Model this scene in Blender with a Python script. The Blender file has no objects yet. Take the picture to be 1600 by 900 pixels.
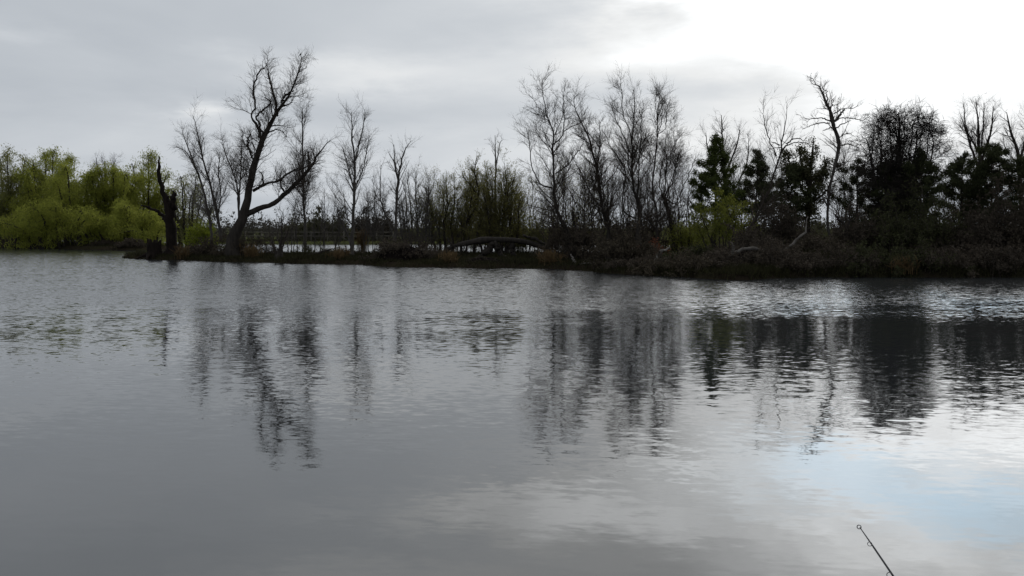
import bpy, math, random
import numpy as np

scene = bpy.context.scene
col = scene.collection
RNG = np.random.default_rng(7)

# ------------------------------------------------------------------ camera
F = 1331.0                     # focal length in photo pixels (1600 wide)
CAM_H = 2.0
HORIZON = 356.0
PITCH = math.atan((450 - HORIZON) / F)
cam_data = bpy.data.cameras.new("camera")
cam_data.sensor_width = 36.0
cam_data.lens = 36.0 * F / 1600.0
cam_data.clip_start = 0.05
cam_data.clip_end = 9000.0
cam = bpy.data.objects.new("camera", cam_data)
cam.location = (0, 0, CAM_H)
cam.rotation_euler = (math.pi / 2 - PITCH, 0, 0)
col.objects.link(cam)
scene.camera = cam

# ------------------------------------------------------------------ sky, sun, exposure
SUN_AZ, SUN_EL = math.radians(25), math.radians(41)
scene.view_settings.view_transform = 'Standard'
scene.view_settings.look = 'None'
scene.view_settings.exposure = 0.0
scene.view_settings.gamma = 1.0
scene.view_settings.use_curve_mapping = False


class NT:
    """small helper for writing node trees as expressions"""
    def __init__(self, tree):
        self.t = tree
        self.n = tree.nodes
        self.l = tree.links

    def node(self, kind, **props):
        nd = self.n.new(kind)
        for k, v in props.items():
            setattr(nd, k, v)
        return nd

    def link(self, a, b):
        self.l.new(a, b)

    def put(self, sock, v):
        if isinstance(v, bpy.types.NodeSocket):
            self.link(v, sock)
        else:
            sock.default_value = v

    def m(self, op, a, b=0.0, c=None, clamp=False):
        nd = self.node('ShaderNodeMath', operation=op, use_clamp=clamp)
        self.put(nd.inputs[0], a)
        self.put(nd.inputs[1], b)
        if c is not None:
            self.put(nd.inputs[2], c)
        return nd.outputs[0]

    def rng(self, v, a, b, c=0.0, d=1.0, mode='SMOOTHSTEP'):
        nd = self.node('ShaderNodeMapRange', interpolation_type=mode)
        nd.clamp = True if mode == 'LINEAR' else nd.clamp
        self.put(nd.inputs['Value'], v)
        nd.inputs['From Min'].default_value = a
        nd.inputs['From Max'].default_value = b
        nd.inputs['To Min'].default_value = c
        nd.inputs['To Max'].default_value = d
        return nd.outputs['Result']

    def mix(self, fac, a, b):
        nd = self.node('ShaderNodeMix', data_type='RGBA')
        self.put(nd.inputs['Factor'], fac)
        self.put(nd.inputs['A'], a if isinstance(a, bpy.types.NodeSocket) else (*a[:3], 1))
        self.put(nd.inputs['B'], b if isinstance(b, bpy.types.NodeSocket) else (*b[:3], 1))
        return nd.outputs['Result']

    def noise(self, vec, scale, detail=3.0, rough=0.55, dist=0.0):
        nd = self.node('ShaderNodeTexNoise')
        if vec is not None:
            self.link(vec, nd.inputs['Vector'])
        nd.inputs['Scale'].default_value = scale
        nd.inputs['Detail'].default_value = detail
        nd.inputs['Roughness'].default_value = rough
        nd.inputs['Distortion'].default_value = dist
        return nd

    def xyz(self, x, y, z):
        nd = self.node('ShaderNodeCombineXYZ')
        self.put(nd.inputs[0], x)
        self.put(nd.inputs[1], y)
        self.put(nd.inputs[2], z)
        return nd.outputs[0]


world = bpy.data.worlds.new("World")
scene.world = world
world.use_nodes = True
W = NT(world.node_tree)
W.n.clear()
w_out = W.node('ShaderNodeOutputWorld')
w_bg = W.node('ShaderNodeBackground')
w_bg.inputs['Strength'].default_value = 0.1
W.link(w_bg.outputs[0], w_out.inputs[0])
sky = W.node('ShaderNodeTexSky', sky_type='NISHITA', sun_disc=False,
             sun_elevation=SUN_EL, sun_rotation=SUN_AZ)
tc = W.node('ShaderNodeTexCoord').outputs['Generated']
sep = W.node('ShaderNodeSeparateXYZ')
W.link(tc, sep.inputs[0])
dx, dy, dz = sep.outputs
# cloud deck seen in perspective: a flat layer overhead
dzc = W.m('ADD', W.m('MAXIMUM', dz, 0.0), 0.10)
plane = W.xyz(W.m('DIVIDE', dx, dzc), W.m('DIVIDE', dy, dzc), 0.0)
n_big = W.noise(plane, 0.55, 5, 0.52, 0.4).outputs[0]
n_fine = W.noise(plane, 1.7, 6, 0.55, 0.3)
az0 = W.m('ARCTAN2', dx, dy)
el0 = W.m('ARCSINE', dz)
# wispy displacement of the cloud banks
wv = W.xyz(W.m('MULTIPLY', az0, 4.0), W.m('MULTIPLY', el0, 14.0), 3.7)
wn = W.noise(wv, 1.6, 5, 0.6)
wsep = W.node('ShaderNodeSeparateColor')
W.link(wn.outputs['Color'], wsep.inputs[0])
az = W.m('ADD', az0, W.m('MULTIPLY', W.m('SUBTRACT', wsep.outputs[0], 0.5), 0.30))
el = W.m('ADD', el0, W.m('MULTIPLY', W.m('SUBTRACT', wsep.outputs[1], 0.5), 0.075))


def lobe(a, e, sa, se, amp):
    u = W.m('DIVIDE', W.m('SUBTRACT', az, a), sa)
    v = W.m('DIVIDE', W.m('SUBTRACT', el, e), se)
    q = W.m('ADD', W.m('MULTIPLY', u, u), W.m('MULTIPLY', v, v))
    return W.m('MULTIPLY', W.m('EXPONENT', W.m('MULTIPLY', q, -1.0)), amp)


# angular distance from the veiled sun
sdir = (math.sin(SUN_AZ) * math.cos(SUN_EL), math.cos(SUN_AZ) * math.cos(SUN_EL), math.sin(SUN_EL))
cosg = W.m('ADD', W.m('ADD', W.m('MULTIPLY', dx, sdir[0]), W.m('MULTIPLY', dy, sdir[1])), W.m('MULTIPLY', dz, sdir[2]))
anis = W.rng(cosg, -1.0, 1.0, 0.42, 0.595, 'LINEAR')
lum = W.m('ADD', anis, W.m('MULTIPLY', W.m('SUBTRACT', n_big, 0.5), 0.34))
glow = W.m('ADD', W.m('ADD', lobe(0.45, 0.29, 0.235, 0.10, 1.55), lobe(0.44, 0.72, 0.55, 0.30, 0.9)), lobe(0.55, 0.21, 0.20, 0.085, 0.55))
glow = W.m('MULTIPLY', glow, W.rng(n_fine.outputs[0], 0.25, 0.75, 0.45, 1.5, 'LINEAR'))
lum = W.m('ADD', lum, glow)
for args in ((-0.17, 0.172, 0.15, 0.022, 0.17), (0.10, 0.325, 0.20, 0.025, 0.50), (0.22, 0.262, 0.13, 0.020, 0.35), (-0.22, 0.40, 0.22, 0.03, 0.18), (-0.33, 0.130, 0.035, 0.012, 0.22), (-0.62, 0.20, 0.10, 0.012, 0.12),
             (0.16, 0.19, 0.20, 0.035, 0.20), (0.36, 0.105, 0.34, 0.045, 0.26), (-0.10, 0.07, 0.40, 0.04, 0.08)):
    lum = W.m('ADD', lum, lobe(*args))
lum = W.m('MAXIMUM', lum, 0.12)
cl = W.node('ShaderNodeVectorMath', operation='SCALE')
tint = W.mix(W.rng(lum, 0.45, 0.85, 0, 1, 'LINEAR'), (0.905, 0.985, 1.085), (0.985, 1.0, 1.005))
W.link(tint, cl.inputs[0])
W.link(W.m('MULTIPLY', lum, 10.0), cl.inputs['Scale'])
gap = W.m('ADD', lobe(0.50, 0.285, 0.17, 0.032, 0.85), lobe(0.36, 0.252, 0.08, 0.02, 0.4), clamp=True)
W.link(W.mix(gap, cl.outputs[0], W.mix(0.6, sky.outputs[0], (21, 28, 33))), w_bg.inputs['Color'])

sun_data = bpy.data.lights.new("sun", 'SUN')
sun_data.energy = 0.8
sun_data.angle = math.radians(14)
sun_data.color = (1.0, 0.95, 0.88)
sun = bpy.data.objects.new("sun", sun_data)
sun.rotation_euler = (math.pi / 2 - SUN_EL, 0, math.pi - SUN_AZ)
sun.location = (20, 30, 60)
col.objects.link(sun)

# ------------------------------------------------------------------ pixel helpers
CT, ST = math.cos(PITCH), math.sin(PITCH)


def ray(px, py):
    u, v = px - 800.0, py - 450.0
    return np.array([u, F * CT - v * ST, -F * ST - v * CT])


def at(px, py, Y):
    """point on the sight line of a photo pixel at ground distance Y"""
    d = ray(px, py)
    return np.array([0, 0, CAM_H]) + d * (Y / d[1])


def G(px, py, z=0.0):
    """where the sight line meets height z"""
    d = ray(px, py)
    return np.array([0, 0, CAM_H]) + d * ((z - CAM_H) / d[2])


# ------------------------------------------------------------------ object helpers
def put_label(o, label=None, cat=None, group=None, kind=None):
    if label:
        o["label"] = label
    if cat:
        o["category"] = cat
    if group:
        o["group"] = group
    if kind:
        o["kind"] = kind
    return o


def mesh_np(name, verts, faces, smooth=False):
    """faces: array (n,3) or (n,4), or a list of both"""
    me = bpy.data.meshes.new(name)
    if not isinstance(faces, list):
        faces = [faces]
    faces = [np.asarray(f, dtype=np.int32) for f in faces if len(f)]
    verts = np.asarray(verts, dtype=np.float32)
    me.vertices.add(len(verts))
    me.vertices.foreach_set("co", verts.ravel())
    loops = np.concatenate([f.ravel() for f in faces])
    starts, s = [], 0
    for f in faces:
        starts.append(s + np.arange(len(f), dtype=np.int32) * f.shape[1])
        s += f.size
    starts = np.concatenate(starts)
    me.loops.add(len(loops))
    me.loops.foreach_set("vertex_index", loops)
    me.polygons.add(len(starts))
    me.polygons.foreach_set("loop_start", starts)
    if smooth:
        me.polygons.foreach_set("use_smooth", np.ones(len(starts), dtype=bool))
    me.update(calc_edges=True)
    return me


def link_mesh(name, me, mat, parent=None):
    o = bpy.data.objects.new(name, me)
    if mat:
        me.materials.append(mat)
    col.objects.link(o)
    if parent is not None:
        o.parent = parent
    return o


GROUPS = dict(bramble_bush='bramble thickets along the banks', pine='dark pines on the right', conifer='pointed conifers right of centre',
              bare_tree='bare trees on the island', bare_shrub='fine bare scrub behind the island trees', willow_tree='willows in fresh leaf on the left bank',
              willow_shrub='low willow bushes on the left bank', budding_willow='olive budding willows on the island', reed_clump='brown reed tufts', hedge_bush='rounded bushes behind the fence',
              earth_mound='earth mounds at the waterline', sapling='saplings on the bank', leaning_pole='broken branches leaning on the right bank')


def empty(name, loc, label, cat, group=None):
    group = group or GROUPS.get(name)
    o = bpy.data.objects.new(name, None)
    o.empty_display_size = 0.3
    o.location = loc
    col.objects.link(o)
    return put_label(o, label, cat, group)


# ------------------------------------------------------------------ materials
def new_mat(name):
    m = bpy.data.materials.new(name)
    m.use_nodes = True
    t = NT(m.node_tree)
    b = t.n['Principled BSDF']
    return m, t, b


def bark_mat(name, a, b2, scale=6.0, rough=0.95, spec=0.08):
    m, t, b = new_mat(name)
    pos = t.node('ShaderNodeNewGeometry')
    mp = t.node('ShaderNodeMapping')
    mp.inputs['Scale'].default_value = (1, 1, 0.25)
    t.link(pos.outputs['Position'], mp.inputs[0])
    n = t.noise(mp.outputs[0], scale, 5, 0.65)
    t.link(t.mix(t.rng(n.outputs[0], 0.3, 0.7, 0, 1, 'LINEAR'), a, b2), b.inputs['Base Color'])
    b.inputs['Roughness'].default_value = rough
    b.inputs['Specular IOR Level'].default_value = spec
    bp = t.node('ShaderNodeBump')
    bp.inputs['Strength'].default_value = 0.6
    bp.inputs['Distance'].default_value = 0.08
    t.link(n.outputs[0], bp.inputs['Height'])
    t.link(bp.outputs[0], b.inputs['Normal'])
    return m


def leaf_mat(name, a, b2, trans=0.35, vary=0.9):
    m, t, b = new_mat(name)
    geo = t.node('ShaderNodeNewGeometry')
    n = t.noise(geo.outputs['Position'], 0.55, 3, 0.6)
    f = t.m('ADD', t.m('MULTIPLY', geo.outputs['Random Per Island'], vary),
            t.m('MULTIPLY', t.m('SUBTRACT', n.outputs[0], 0.5), 1.2), clamp=True)
    c = t.mix(f, a, b2)
    t.link(c, b.inputs['Base Color'])
    b.inputs['Roughness'].default_value = 0.85
    b.inputs['Specular IOR Level'].default_value = 0.06
    tr = t.node('ShaderNodeBsdfTranslucent')
    t.link(c, tr.inputs['Color'])
    mx = t.node('ShaderNodeMixShader')
    mx.inputs[0].default_value = trans
    t.link(b.outputs[0], mx.inputs[1])
    t.link(tr.outputs[0], mx.inputs[2])
    t.link(mx.outputs[0], t.n['Material Output'].inputs[0])
    return m


M = dict(
    bark=bark_mat("dark_bark", (0.022, 0.019, 0.017), (0.050, 0.043, 0.037)),
    twig=bark_mat("dark_twigs", (0.046, 0.038, 0.032), (0.085, 0.070, 0.058)),
    greytwig=bark_mat("grey_twigs", (0.085, 0.077, 0.070), (0.130, 0.118, 0.106)),
    olivetwig=bark_mat("olive_twigs", (0.080, 0.074, 0.038), (0.120, 0.110, 0.056)),
    greybark=bark_mat("grey_bark", (0.045, 0.040, 0.035), (0.110, 0.100, 0.090)),
    pale=bark_mat("weathered_wood", (0.10, 0.09, 0.08), (0.24, 0.22, 0.20)),
    drift=bark_mat("grey_driftwood", (0.07, 0.063, 0.056), (0.16, 0.145, 0.13)),
    rotten=bark_mat("rotten_wood", (0.010, 0.008, 0.007), (0.024, 0.018, 0.015), 9),
    wetsoil=bark_mat("wet_black_earth", (0.006, 0.005, 0.005), (0.014, 0.011, 0.010), 5, 1.0, 0.0),
    railwood=bark_mat("fence_wood", (0.09, 0.085, 0.07), (0.17, 0.155, 0.13), 4),
    willow=leaf_mat("willow_leaf", (0.210, 0.235, 0.040), (0.330, 0.345, 0.070), 0.55),
    willow2=leaf_mat("willow_leaf_olive", (0.190, 0.200, 0.070), (0.280, 0.280, 0.105), 0.55),
    green2=leaf_mat("willow_leaf_green", (0.150, 0.165, 0.030), (0.240, 0.255, 0.055), 0.5),  # deeper leaf green of the shrubs by the pointed conifer
    bud=leaf_mat("olive_bud", (0.165, 0.158, 0.045), (0.250, 0.235, 0.070), 0.5),
    fresh=leaf_mat("fresh_leaf", (0.150, 0.190, 0.018), (0.220, 0.250, 0.030), 0.45),
    needle=leaf_mat("pine_needle", (0.034, 0.040, 0.020), (0.070, 0.078, 0.036), 0.2),
    needle_g=leaf_mat("green_needle", (0.050, 0.066, 0.020), (0.090, 0.110, 0.032), 0.25),
    ivy=leaf_mat("ivy_leaf", (0.055, 0.055, 0.028), (0.100, 0.098, 0.050), 0.25),
    bramble=leaf_mat("bramble_leaf", (0.042, 0.035, 0.028), (0.090, 0.073, 0.055), 0.2),
    olive=leaf_mat("olive_thicket_leaf", (0.060, 0.060, 0.026), (0.120, 0.115, 0.045), 0.3),
    bramble_brown=leaf_mat("bramble_leaf_brown", (0.044, 0.036, 0.026), (0.090, 0.074, 0.052), 0.2),
    bramble_green=leaf_mat("bramble_leaf_green", (0.034, 0.038, 0.018), (0.070, 0.072, 0.034), 0.2),
    deadleaf=leaf_mat("russet_leaf", (0.12, 0.045, 0.025), (0.20, 0.085, 0.05), 0.2),
    reed=leaf_mat("brown_reed", (0.090, 0.058, 0.028), (0.150, 0.105, 0.055), 0.2),
    grass=leaf_mat("bank_grass", (0.018, 0.016, 0.010), (0.042, 0.042, 0.018), 0.15),
    farwood=leaf_mat("far_wood", (0.050, 0.046, 0.040), (0.095, 0.088, 0.070), 0.15),
)


def simple_mat(name, c, rough=0.5, metal=0.0):
    m, t, b = new_mat(name)
    geo = t.node('ShaderNodeNewGeometry')
    n = t.noise(geo.outputs['Position'], 90, 3)
    t.link(t.mix(n.outputs[0], [x * 0.8 for x in c], [min(1, x * 1.2) for x in c]), b.inputs['Base Color'])
    b.inputs['Roughness'].default_value = rough
    b.inputs['Metallic'].default_value = metal
    return m


# ------------------------------------------------------------------ terrain
def poly(pts):
    return np.array([(p[0], p[1]) for p in pts])


front = [(228, 405), (262, 406.5), (300, 407), (345, 409.5), (380, 410), (440, 411.5), (500, 412.5), (560, 413.5), (600, 416.5),
         (650, 418), (700, 418), (755, 420), (800, 419), (860, 420.5), (925, 423.5), (950, 428), (1000, 430), (1040, 432),
         (1085, 434), (1120, 437), (1170, 438), (1210, 435), (1300, 433.5), (1400, 433), (1500, 434), (1620, 433.5), (1800, 434)]
island = [G(x, y)[:2] for x, y in front]
island += [np.array([p0, p1]) for p0, p1 in
           ((60, 33), (90, 70), (70, 104), (34, 102), (24, 84), (17, 70), (9, 64), (3, 62), (-5, 61.5), (-9, 63),
            (-13, 63.5), (-17, 62.5), (-20.5, 63), (-24, 66), (-26.5, 63), (-26.5, 58), (-25, 55.5))]
island = np.array(island)
left_bank = np.array([G(-700, 381)[:2], G(-200, 384)[:2], G(0, 387)[:2], G(60, 388)[:2], G(110, 390)[:2], G(160, 391)[:2],
                      G(215, 391.5)[:2], (-31, 78), (-31.5, 82), (-36, 92), (-44, 99), (-60, 106), (-95, 118), (-160, 130)])
far_land = np.array([(-900, 190), (-120, 150), (-75, 137), (-48, 118), (-34, 103.5), (-20, 101.5), (-5, 102), (10, 100),
                     (28, 96), (60, 98), (110, 60), (900, 40), (5000, 5000), (-5000, 5000)])
near_bank = np.array([(-400, 3.0), (-12, 2.2), (-4, 1.7), (0, 1.6), (4, 1.8), (14, 2.4), (400, 4.0), (400, -3000), (-400, -3000)])
POLYS = [(island, 0.20), (left_bank, 0.30), (far_land, 0.34), (near_bank, 0.30)]


def sdist(P, poly_pts):
    """signed distance, positive inside"""
    x, y = P[:, 0], P[:, 1]
    d = np.full(len(P), 1e18)
    inside = np.zeros(len(P), dtype=bool)
    n = len(poly_pts)
    for i in range(n):
        a, b = poly_pts[i], poly_pts[(i + 1) % n]
        e = b - a
        w = P - a
        t = np.clip((w @ e) / (e @ e), 0, 1)
        q = w - t[:, None] * e
        d = np.minimum(d, (q * q).sum(1))
        c = ((a[1] <= y) & (b[1] > y)) | ((b[1] <= y) & (a[1] > y))
        den = (b[1] - a[1]) if b[1] != a[1] else 1e-9
        xi = a[0] + (y - a[1]) / den * (b[0] - a[0])
        inside ^= c & (x < xi)
    d = np.sqrt(d)
    return np.where(inside, d, -d)


def wob(x, y):
    return (np.sin(x * 0.83 + 1.3) * np.cos(y * 0.71 + 0.4) + 0.6 * np.sin(x * 1.9 + y * 1.3) + 0.4 * np.sin(x * 3.7 - y * 2.9 + 2)
            + 0.25 * np.sin(x * 7.1 + y * 5.3)) / 2.2


def sm(a, b, v):
    t = np.clip((v - a) / (b - a), 0, 1)
    return t * t * (3 - 2 * t)


def height(P):
    P = np.atleast_2d(np.asarray(P, dtype=float))[:, :2]
    x, y = P[:, 0], P[:, 1]
    w = wob(x, y)
    h = np.full(len(P), -0.7)
    for k, (pl, H) in enumerate(POLYS):
        sd = sdist(P, pl) + 0.30 * w + 0.16 * np.sin(x * 4.3 + 1.1) * np.sin(y * 3.9)
        Hh = H + 0.06 * w
        if k == 0:
            Hh = Hh + sm(6, 12, x) * np.clip(sd * 0.16, 0, 0.55)
        hk = np.minimum(np.clip(sd * (0.55 + (1.1 * sm(4, 9, x) if k == 0 else 0)), -0.7, 9), Hh)
        h = np.maximum(h, hk)
    return h


def gz(x, y):
    return float(height([[x, y]])[0])


def lines(lo, hi, step, far, ratio=1.35):
    a = list(np.arange(lo, hi + 1e-6, step))
    s, v = step, hi
    while v < far:
        s *= ratio
        v += s
        a.append(v)
    s, v = step, lo
    b = []
    while v > -far:
        s *= ratio
        v -= s
        b.append(v)
    return np.array(b[::-1] + a)


gx = lines(-70, 40, 0.5, 5000)
gy = lines(32, 106, 0.6, 5000)
gy = np.unique(np.concatenate([gy[gy < -60], np.arange(-58, 0, 4.0), np.arange(0, 4.2, 0.3), np.arange(5, 32, 2.0), gy[gy >= 32]]))
XX, YY = np.meshgrid(gx, gy)
P2 = np.stack([XX.ravel(), YY.ravel()], 1)
ZZ = height(P2)
nx, ny = len(gx), len(gy)
idx = np.arange(nx * ny).reshape(ny, nx)
fq = np.stack([idx[:-1, :-1], idx[:-1, 1:], idx[1:, 1:], idx[1:, :-1]], -1).reshape(-1, 4)
gm, t, b = new_mat("ground_soil_and_grass")
geo = t.node('ShaderNodeNewGeometry')
sp = t.node('ShaderNodeSeparateXYZ')
t.link(geo.outputs['Position'], sp.inputs[0])
n1 = t.noise(geo.outputs['Position'], 0.6, 5, 0.65)
n2 = t.noise(geo.outputs['Position'], 5.0, 5, 0.7)
soil = t.mix(n2.outputs[0], (0.010, 0.008, 0.006), (0.034, 0.027, 0.019))
soil = t.mix(t.rng(n1.outputs[0], 0.45, 0.7, 0, 0.6, 'LINEAR'), soil, (0.024, 0.026, 0.011))
field = t.mix(n1.outputs[0], (0.060, 0.075, 0.025), (0.11, 0.115, 0.045))
c = t.mix(t.rng(sp.outputs[1], 99, 104, 0, 1), soil, field)
t.link(c, b.inputs['Base Color'])
b.inputs['Roughness'].default_value = 0.95
b.inputs['Specular IOR Level'].default_value = 0.0
bp = t.node('ShaderNodeBump')
bp.inputs['Distance'].default_value = 0.08
t.link(n2.outputs[0], bp.inputs['Height'])
t.link(bp.outputs[0], b.inputs['Normal'])
ground = link_mesh("ground", mesh_np("ground", np.column_stack([P2, ZZ]), fq, True), gm)
put_label(ground, "dark soil banks and low island around the lake", kind="structure")

# ------------------------------------------------------------------ water
wm, t, b = new_mat("lake_water")
geo = t.node('ShaderNodeNewGeometry')
sp = t.node('ShaderNodeSeparateXYZ')
t.link(geo.outputs['Position'], sp.inputs[0])
px_, py_ = sp.outputs[0], sp.outputs[1]
patch = t.noise(t.xyz(t.m('MULTIPLY', px_, 0.5), py_, 0.0), 0.22, 3, 0.5).outputs[0]
yw = t.m('ADD', py_, t.m('MULTIPLY', t.m('SUBTRACT', patch, 0.5), 9.0))
ruffle = t.rng(yw, 15.5, 25.0, 0.0, 1.0)                    # wind-ruffled water out in the lake
breeze = t.rng(yw, 4.5, 12.0, 0.0, 1.0)                     # light cat's paws nearer the bank


def wave(sx, sy, scale, detail, rough=0.5, dist=0.0, off=0.0):
    nd = t.noise(t.xyz(t.m('MULTIPLY', px_, sx), t.m('ADD', t.m('MULTIPLY', py_, sy), t.m('MULTIPLY', px_, off)), 0.0), scale, detail, rough, dist)
    s = t.node('ShaderNodeSeparateColor')
    t.link(nd.outputs['Color'], s.inputs[0])
    return t.m('SUBTRACT', s.outputs[0], 0.5), t.m('SUBTRACT', s.outputs[1], 0.5)


s1x, s1y = wave(0.26, 1.0, 8.5, 2.5, 0.55, 0.3, 0.06)       # short wavelets
s2x, s2y = wave(0.35, 1.0, 1.1, 2.0, 0.5, 0.2, -0.05)       # longer undulation
s3x, s3y = wave(0.45, 1.0, 14.0, 2.0, 0.6, 0.0, 0.10)        # fine ripples
k1 = t.m('ADD', 0.020, t.m('ADD', t.m('MULTIPLY', breeze, 0.030), t.m('MULTIPLY', ruffle, 0.24)))
k2 = t.m('ADD', 0.007, t.m('ADD', t.m('MULTIPLY', breeze, 0.006), t.m('MULTIPLY', ruffle, 0.04)))
k3 = t.m('ADD', 0.012, t.m('ADD', t.m('MULTIPLY', breeze, 0.10), t.m('MULTIPLY', ruffle, 0.46)))
slx = t.m('ADD', t.m('ADD', t.m('MULTIPLY', s1x, k1), t.m('MULTIPLY', s2x, k2)), t.m('MULTIPLY', s3x, k3))
sly = t.m('ADD', t.m('ADD', t.m('MULTIPLY', s1y, k1), t.m('MULTIPLY', s2y, k2)), t.m('MULTIPLY', s3y, k3))
nv = t.node('ShaderNodeVectorMath', operation='NORMALIZE')
# of ruffled water seen at a low angle mostly the wave fronts turned this way show
sly = t.m('SUBTRACT', sly, t.m('MULTIPLY', ruffle, 0.095))
t.link(t.xyz(t.m('MULTIPLY', slx, 0.7), sly, 1.0), nv.inputs[0])
t.link(nv.outputs[0], b.inputs['Normal'])
b.inputs['Base Color'].default_value = (0.022, 0.024, 0.025, 1)
b.inputs['Roughness'].default_value = 0.02
b.inputs['IOR'].default_value = 2.0
wx, wy = [-400, 400], [1.2, 320]
water = link_mesh("lake_water", mesh_np("lake_water", [(-400, 0.9, 0), (400, 0.9, 0), (400, 330, 0), (-400, 330, 0)], np.array([[0, 1, 2, 3]])), wm)
put_label(water, "grey lake water rippled further out and calm near the bank", kind="structure")


# ------------------------------------------------------------------ branching
def unit(v):
    return v / np.maximum(np.linalg.norm(v, axis=-1, keepdims=True), 1e-9)


def tubes(P, R, sides):
    """P (N,K,3) lines, R (N,K) radii -> verts, quads"""
    N, K, _ = P.shape
    T = np.empty_like(P)
    T[:, 1:-1] = P[:, 2:] - P[:, :-2]
    T[:, 0] = P[:, 1] - P[:, 0]
    T[:, -1] = P[:, -1] - P[:, -2]
    T = unit(T)
    mean = unit(P[:, -1] - P[:, 0])
    ref = np.where(np.abs(mean[:, 2:3]) > 0.8, np.array([[1.0, 0.2, 0]]), np.array([[0, 0.1, 1.0]]))
    A = unit(np.cross(T, ref[:, None, :]))
    B = np.cross(T, A)
    ang = np.arange(sides) * 2 * math.pi / sides
    V = (P[:, :, None, :] + R[:, :, None, None] * (np.cos(ang)[None, None, :, None] * A[:, :, None, :] + np.sin(ang)[None, None, :, None] * B[:, :, None, :]))
    base = np.arange(N)[:, None, None] * (K * sides) + np.arange(K - 1)[None, :, None] * sides
    i = np.arange(sides)[None, None, :]
    j = (i + 1) % sides
    Fq = np.stack([base + i, base + j, base + j + sides, base + i + sides], -1).reshape(-1, 4)
    return V.reshape(-1, 3), Fq


def join(parts):
    vs, fs, o = [], [], 0
    for v, f in parts:
        vs.append(v)
        fs.append(f + o)
        o += len(v)
    return np.concatenate(vs), np.concatenate(fs)


def resample(pts, rad, K):
    """Catmull-Rom through the points"""
    pts = np.asarray(pts, float)
    rad = np.asarray(rad, float)
    n = len(pts)
    ext = np.vstack([2 * pts[0] - pts[1], pts, 2 * pts[-1] - pts[-2]])
    d = np.r_[0, np.cumsum(np.linalg.norm(np.diff(pts, axis=0), axis=1))]
    s = np.linspace(0, d[-1], K)
    k = np.clip(np.searchsorted(d, s, side='right') - 1, 0, n - 2)
    u = ((s - d[k]) / np.maximum(d[k + 1] - d[k], 1e-9))[:, None]
    p0, p1, p2, p3 = ext[k], ext[k + 1], ext[k + 2], ext[k + 3]
    q = 0.5 * (2 * p1 + (p2 - p0) * u + (2 * p0 - 5 * p1 + 4 * p2 - p3) * u ** 2 + (3 * p1 - p0 - 3 * p2 + p3) * u ** 3)
    return q, np.interp(s, d, rad)


TWIGS = 2.05                     # overall twig density


def spawn(P, R, n_per_m, t, ang, ratio, lim, up, trop, wig, K, rr, rlim, rng, fall=0.80, tip=0.3, maxn=9000):
    """children of the lines P"""
    N, KP, _ = P.shape
    L = np.linalg.norm(np.diff(P, axis=1), axis=2).sum(1)
    cnt = rng.poisson(np.maximum(n_per_m * TWIGS * L * (t[1] - t[0]), 0.0))
    if cnt.sum() > maxn:
        cnt = (cnt * maxn / cnt.sum()).astype(int)
    par = np.repeat(np.arange(N), cnt)
    n = len(par)
    if n == 0:
        return np.zeros((0, K, 3)), np.zeros((0, K))
    tt = rng.uniform(t[0], t[1], n)
    f = tt * (KP - 1)
    k = np.minimum(f.astype(int), KP - 2)
    u = (f - k)[:, None]
    base = P[par, k] * (1 - u) + P[par, k + 1] * u
    T = unit(P[par, k + 1] - P[par, k])
    r = R[par, k] * (1 - u[:, 0]) + R[par, k + 1] * u[:, 0]
    a = np.radians(rng.uniform(ang[0], ang[1], n))[:, None]
    S = unit(np.cross(T, rng.normal(size=(n, 3))))
    D = unit(np.cos(a) * T + np.sin(a) * S + np.array([0, 0, up]))
    ln = np.clip(ratio * L[par] * (1 - fall * tt) * rng.uniform(0.45, 1.25, n), lim[0], lim[1])
    C = np.empty((n, K, 3))
    C[:, 0] = base
    st = (ln / (K - 1))[:, None]
    for i in range(1, K):
        C[:, i] = C[:, i - 1] + D * st
        D = unit(D + rng.normal(size=(n, 3)) * wig + np.array([0, 0, trop]))
    r0 = np.clip(r * rr * rng.uniform(0.7, 1.0, n), rlim[0], rlim[1] * 0.85)
    CR = r0[:, None] * np.linspace(1, tip, K)[None, :]
    return C, CR


def leaves(C, n_each, ln, wd, rng, hang=0.0, spread=0.03, t0=0.15, maxn=60000):
    """pointed leaves along the lines C -> verts, triangles"""
    N, K, _ = C.shape
    cnt = rng.poisson(n_each, N)
    if cnt.sum() > maxn:
        cnt = rng.binomial(cnt, maxn / cnt.sum())
    par = np.repeat(np.arange(N), cnt)
    n = len(par)
    f = rng.uniform(t0, 1, n) * (K - 1)
    k = np.minimum(f.astype(int), K - 2)
    u = (f - k)[:, None]
    p = C[par, k] * (1 - u) + C[par, k + 1] * u + rng.normal(size=(n, 3)) * spread
    a = unit(rng.normal(size=(n, 3)) + np.array([0, 0, -hang]))
    b = unit(np.cross(a, rng.normal(size=(n, 3))))
    l = (rng.uniform(0.6, 1.3, n) * ln)[:, None]
    w = (rng.uniform(0.6, 1.3, n) * wd * 0.5)[:, None]
    V = np.stack([p + b * w, p + a * l, p + a * l * 0.25 - b * w * 1.4], 1).reshape(-1, 3)
    return V, np.arange(n * 3).reshape(-1, 3)


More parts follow.
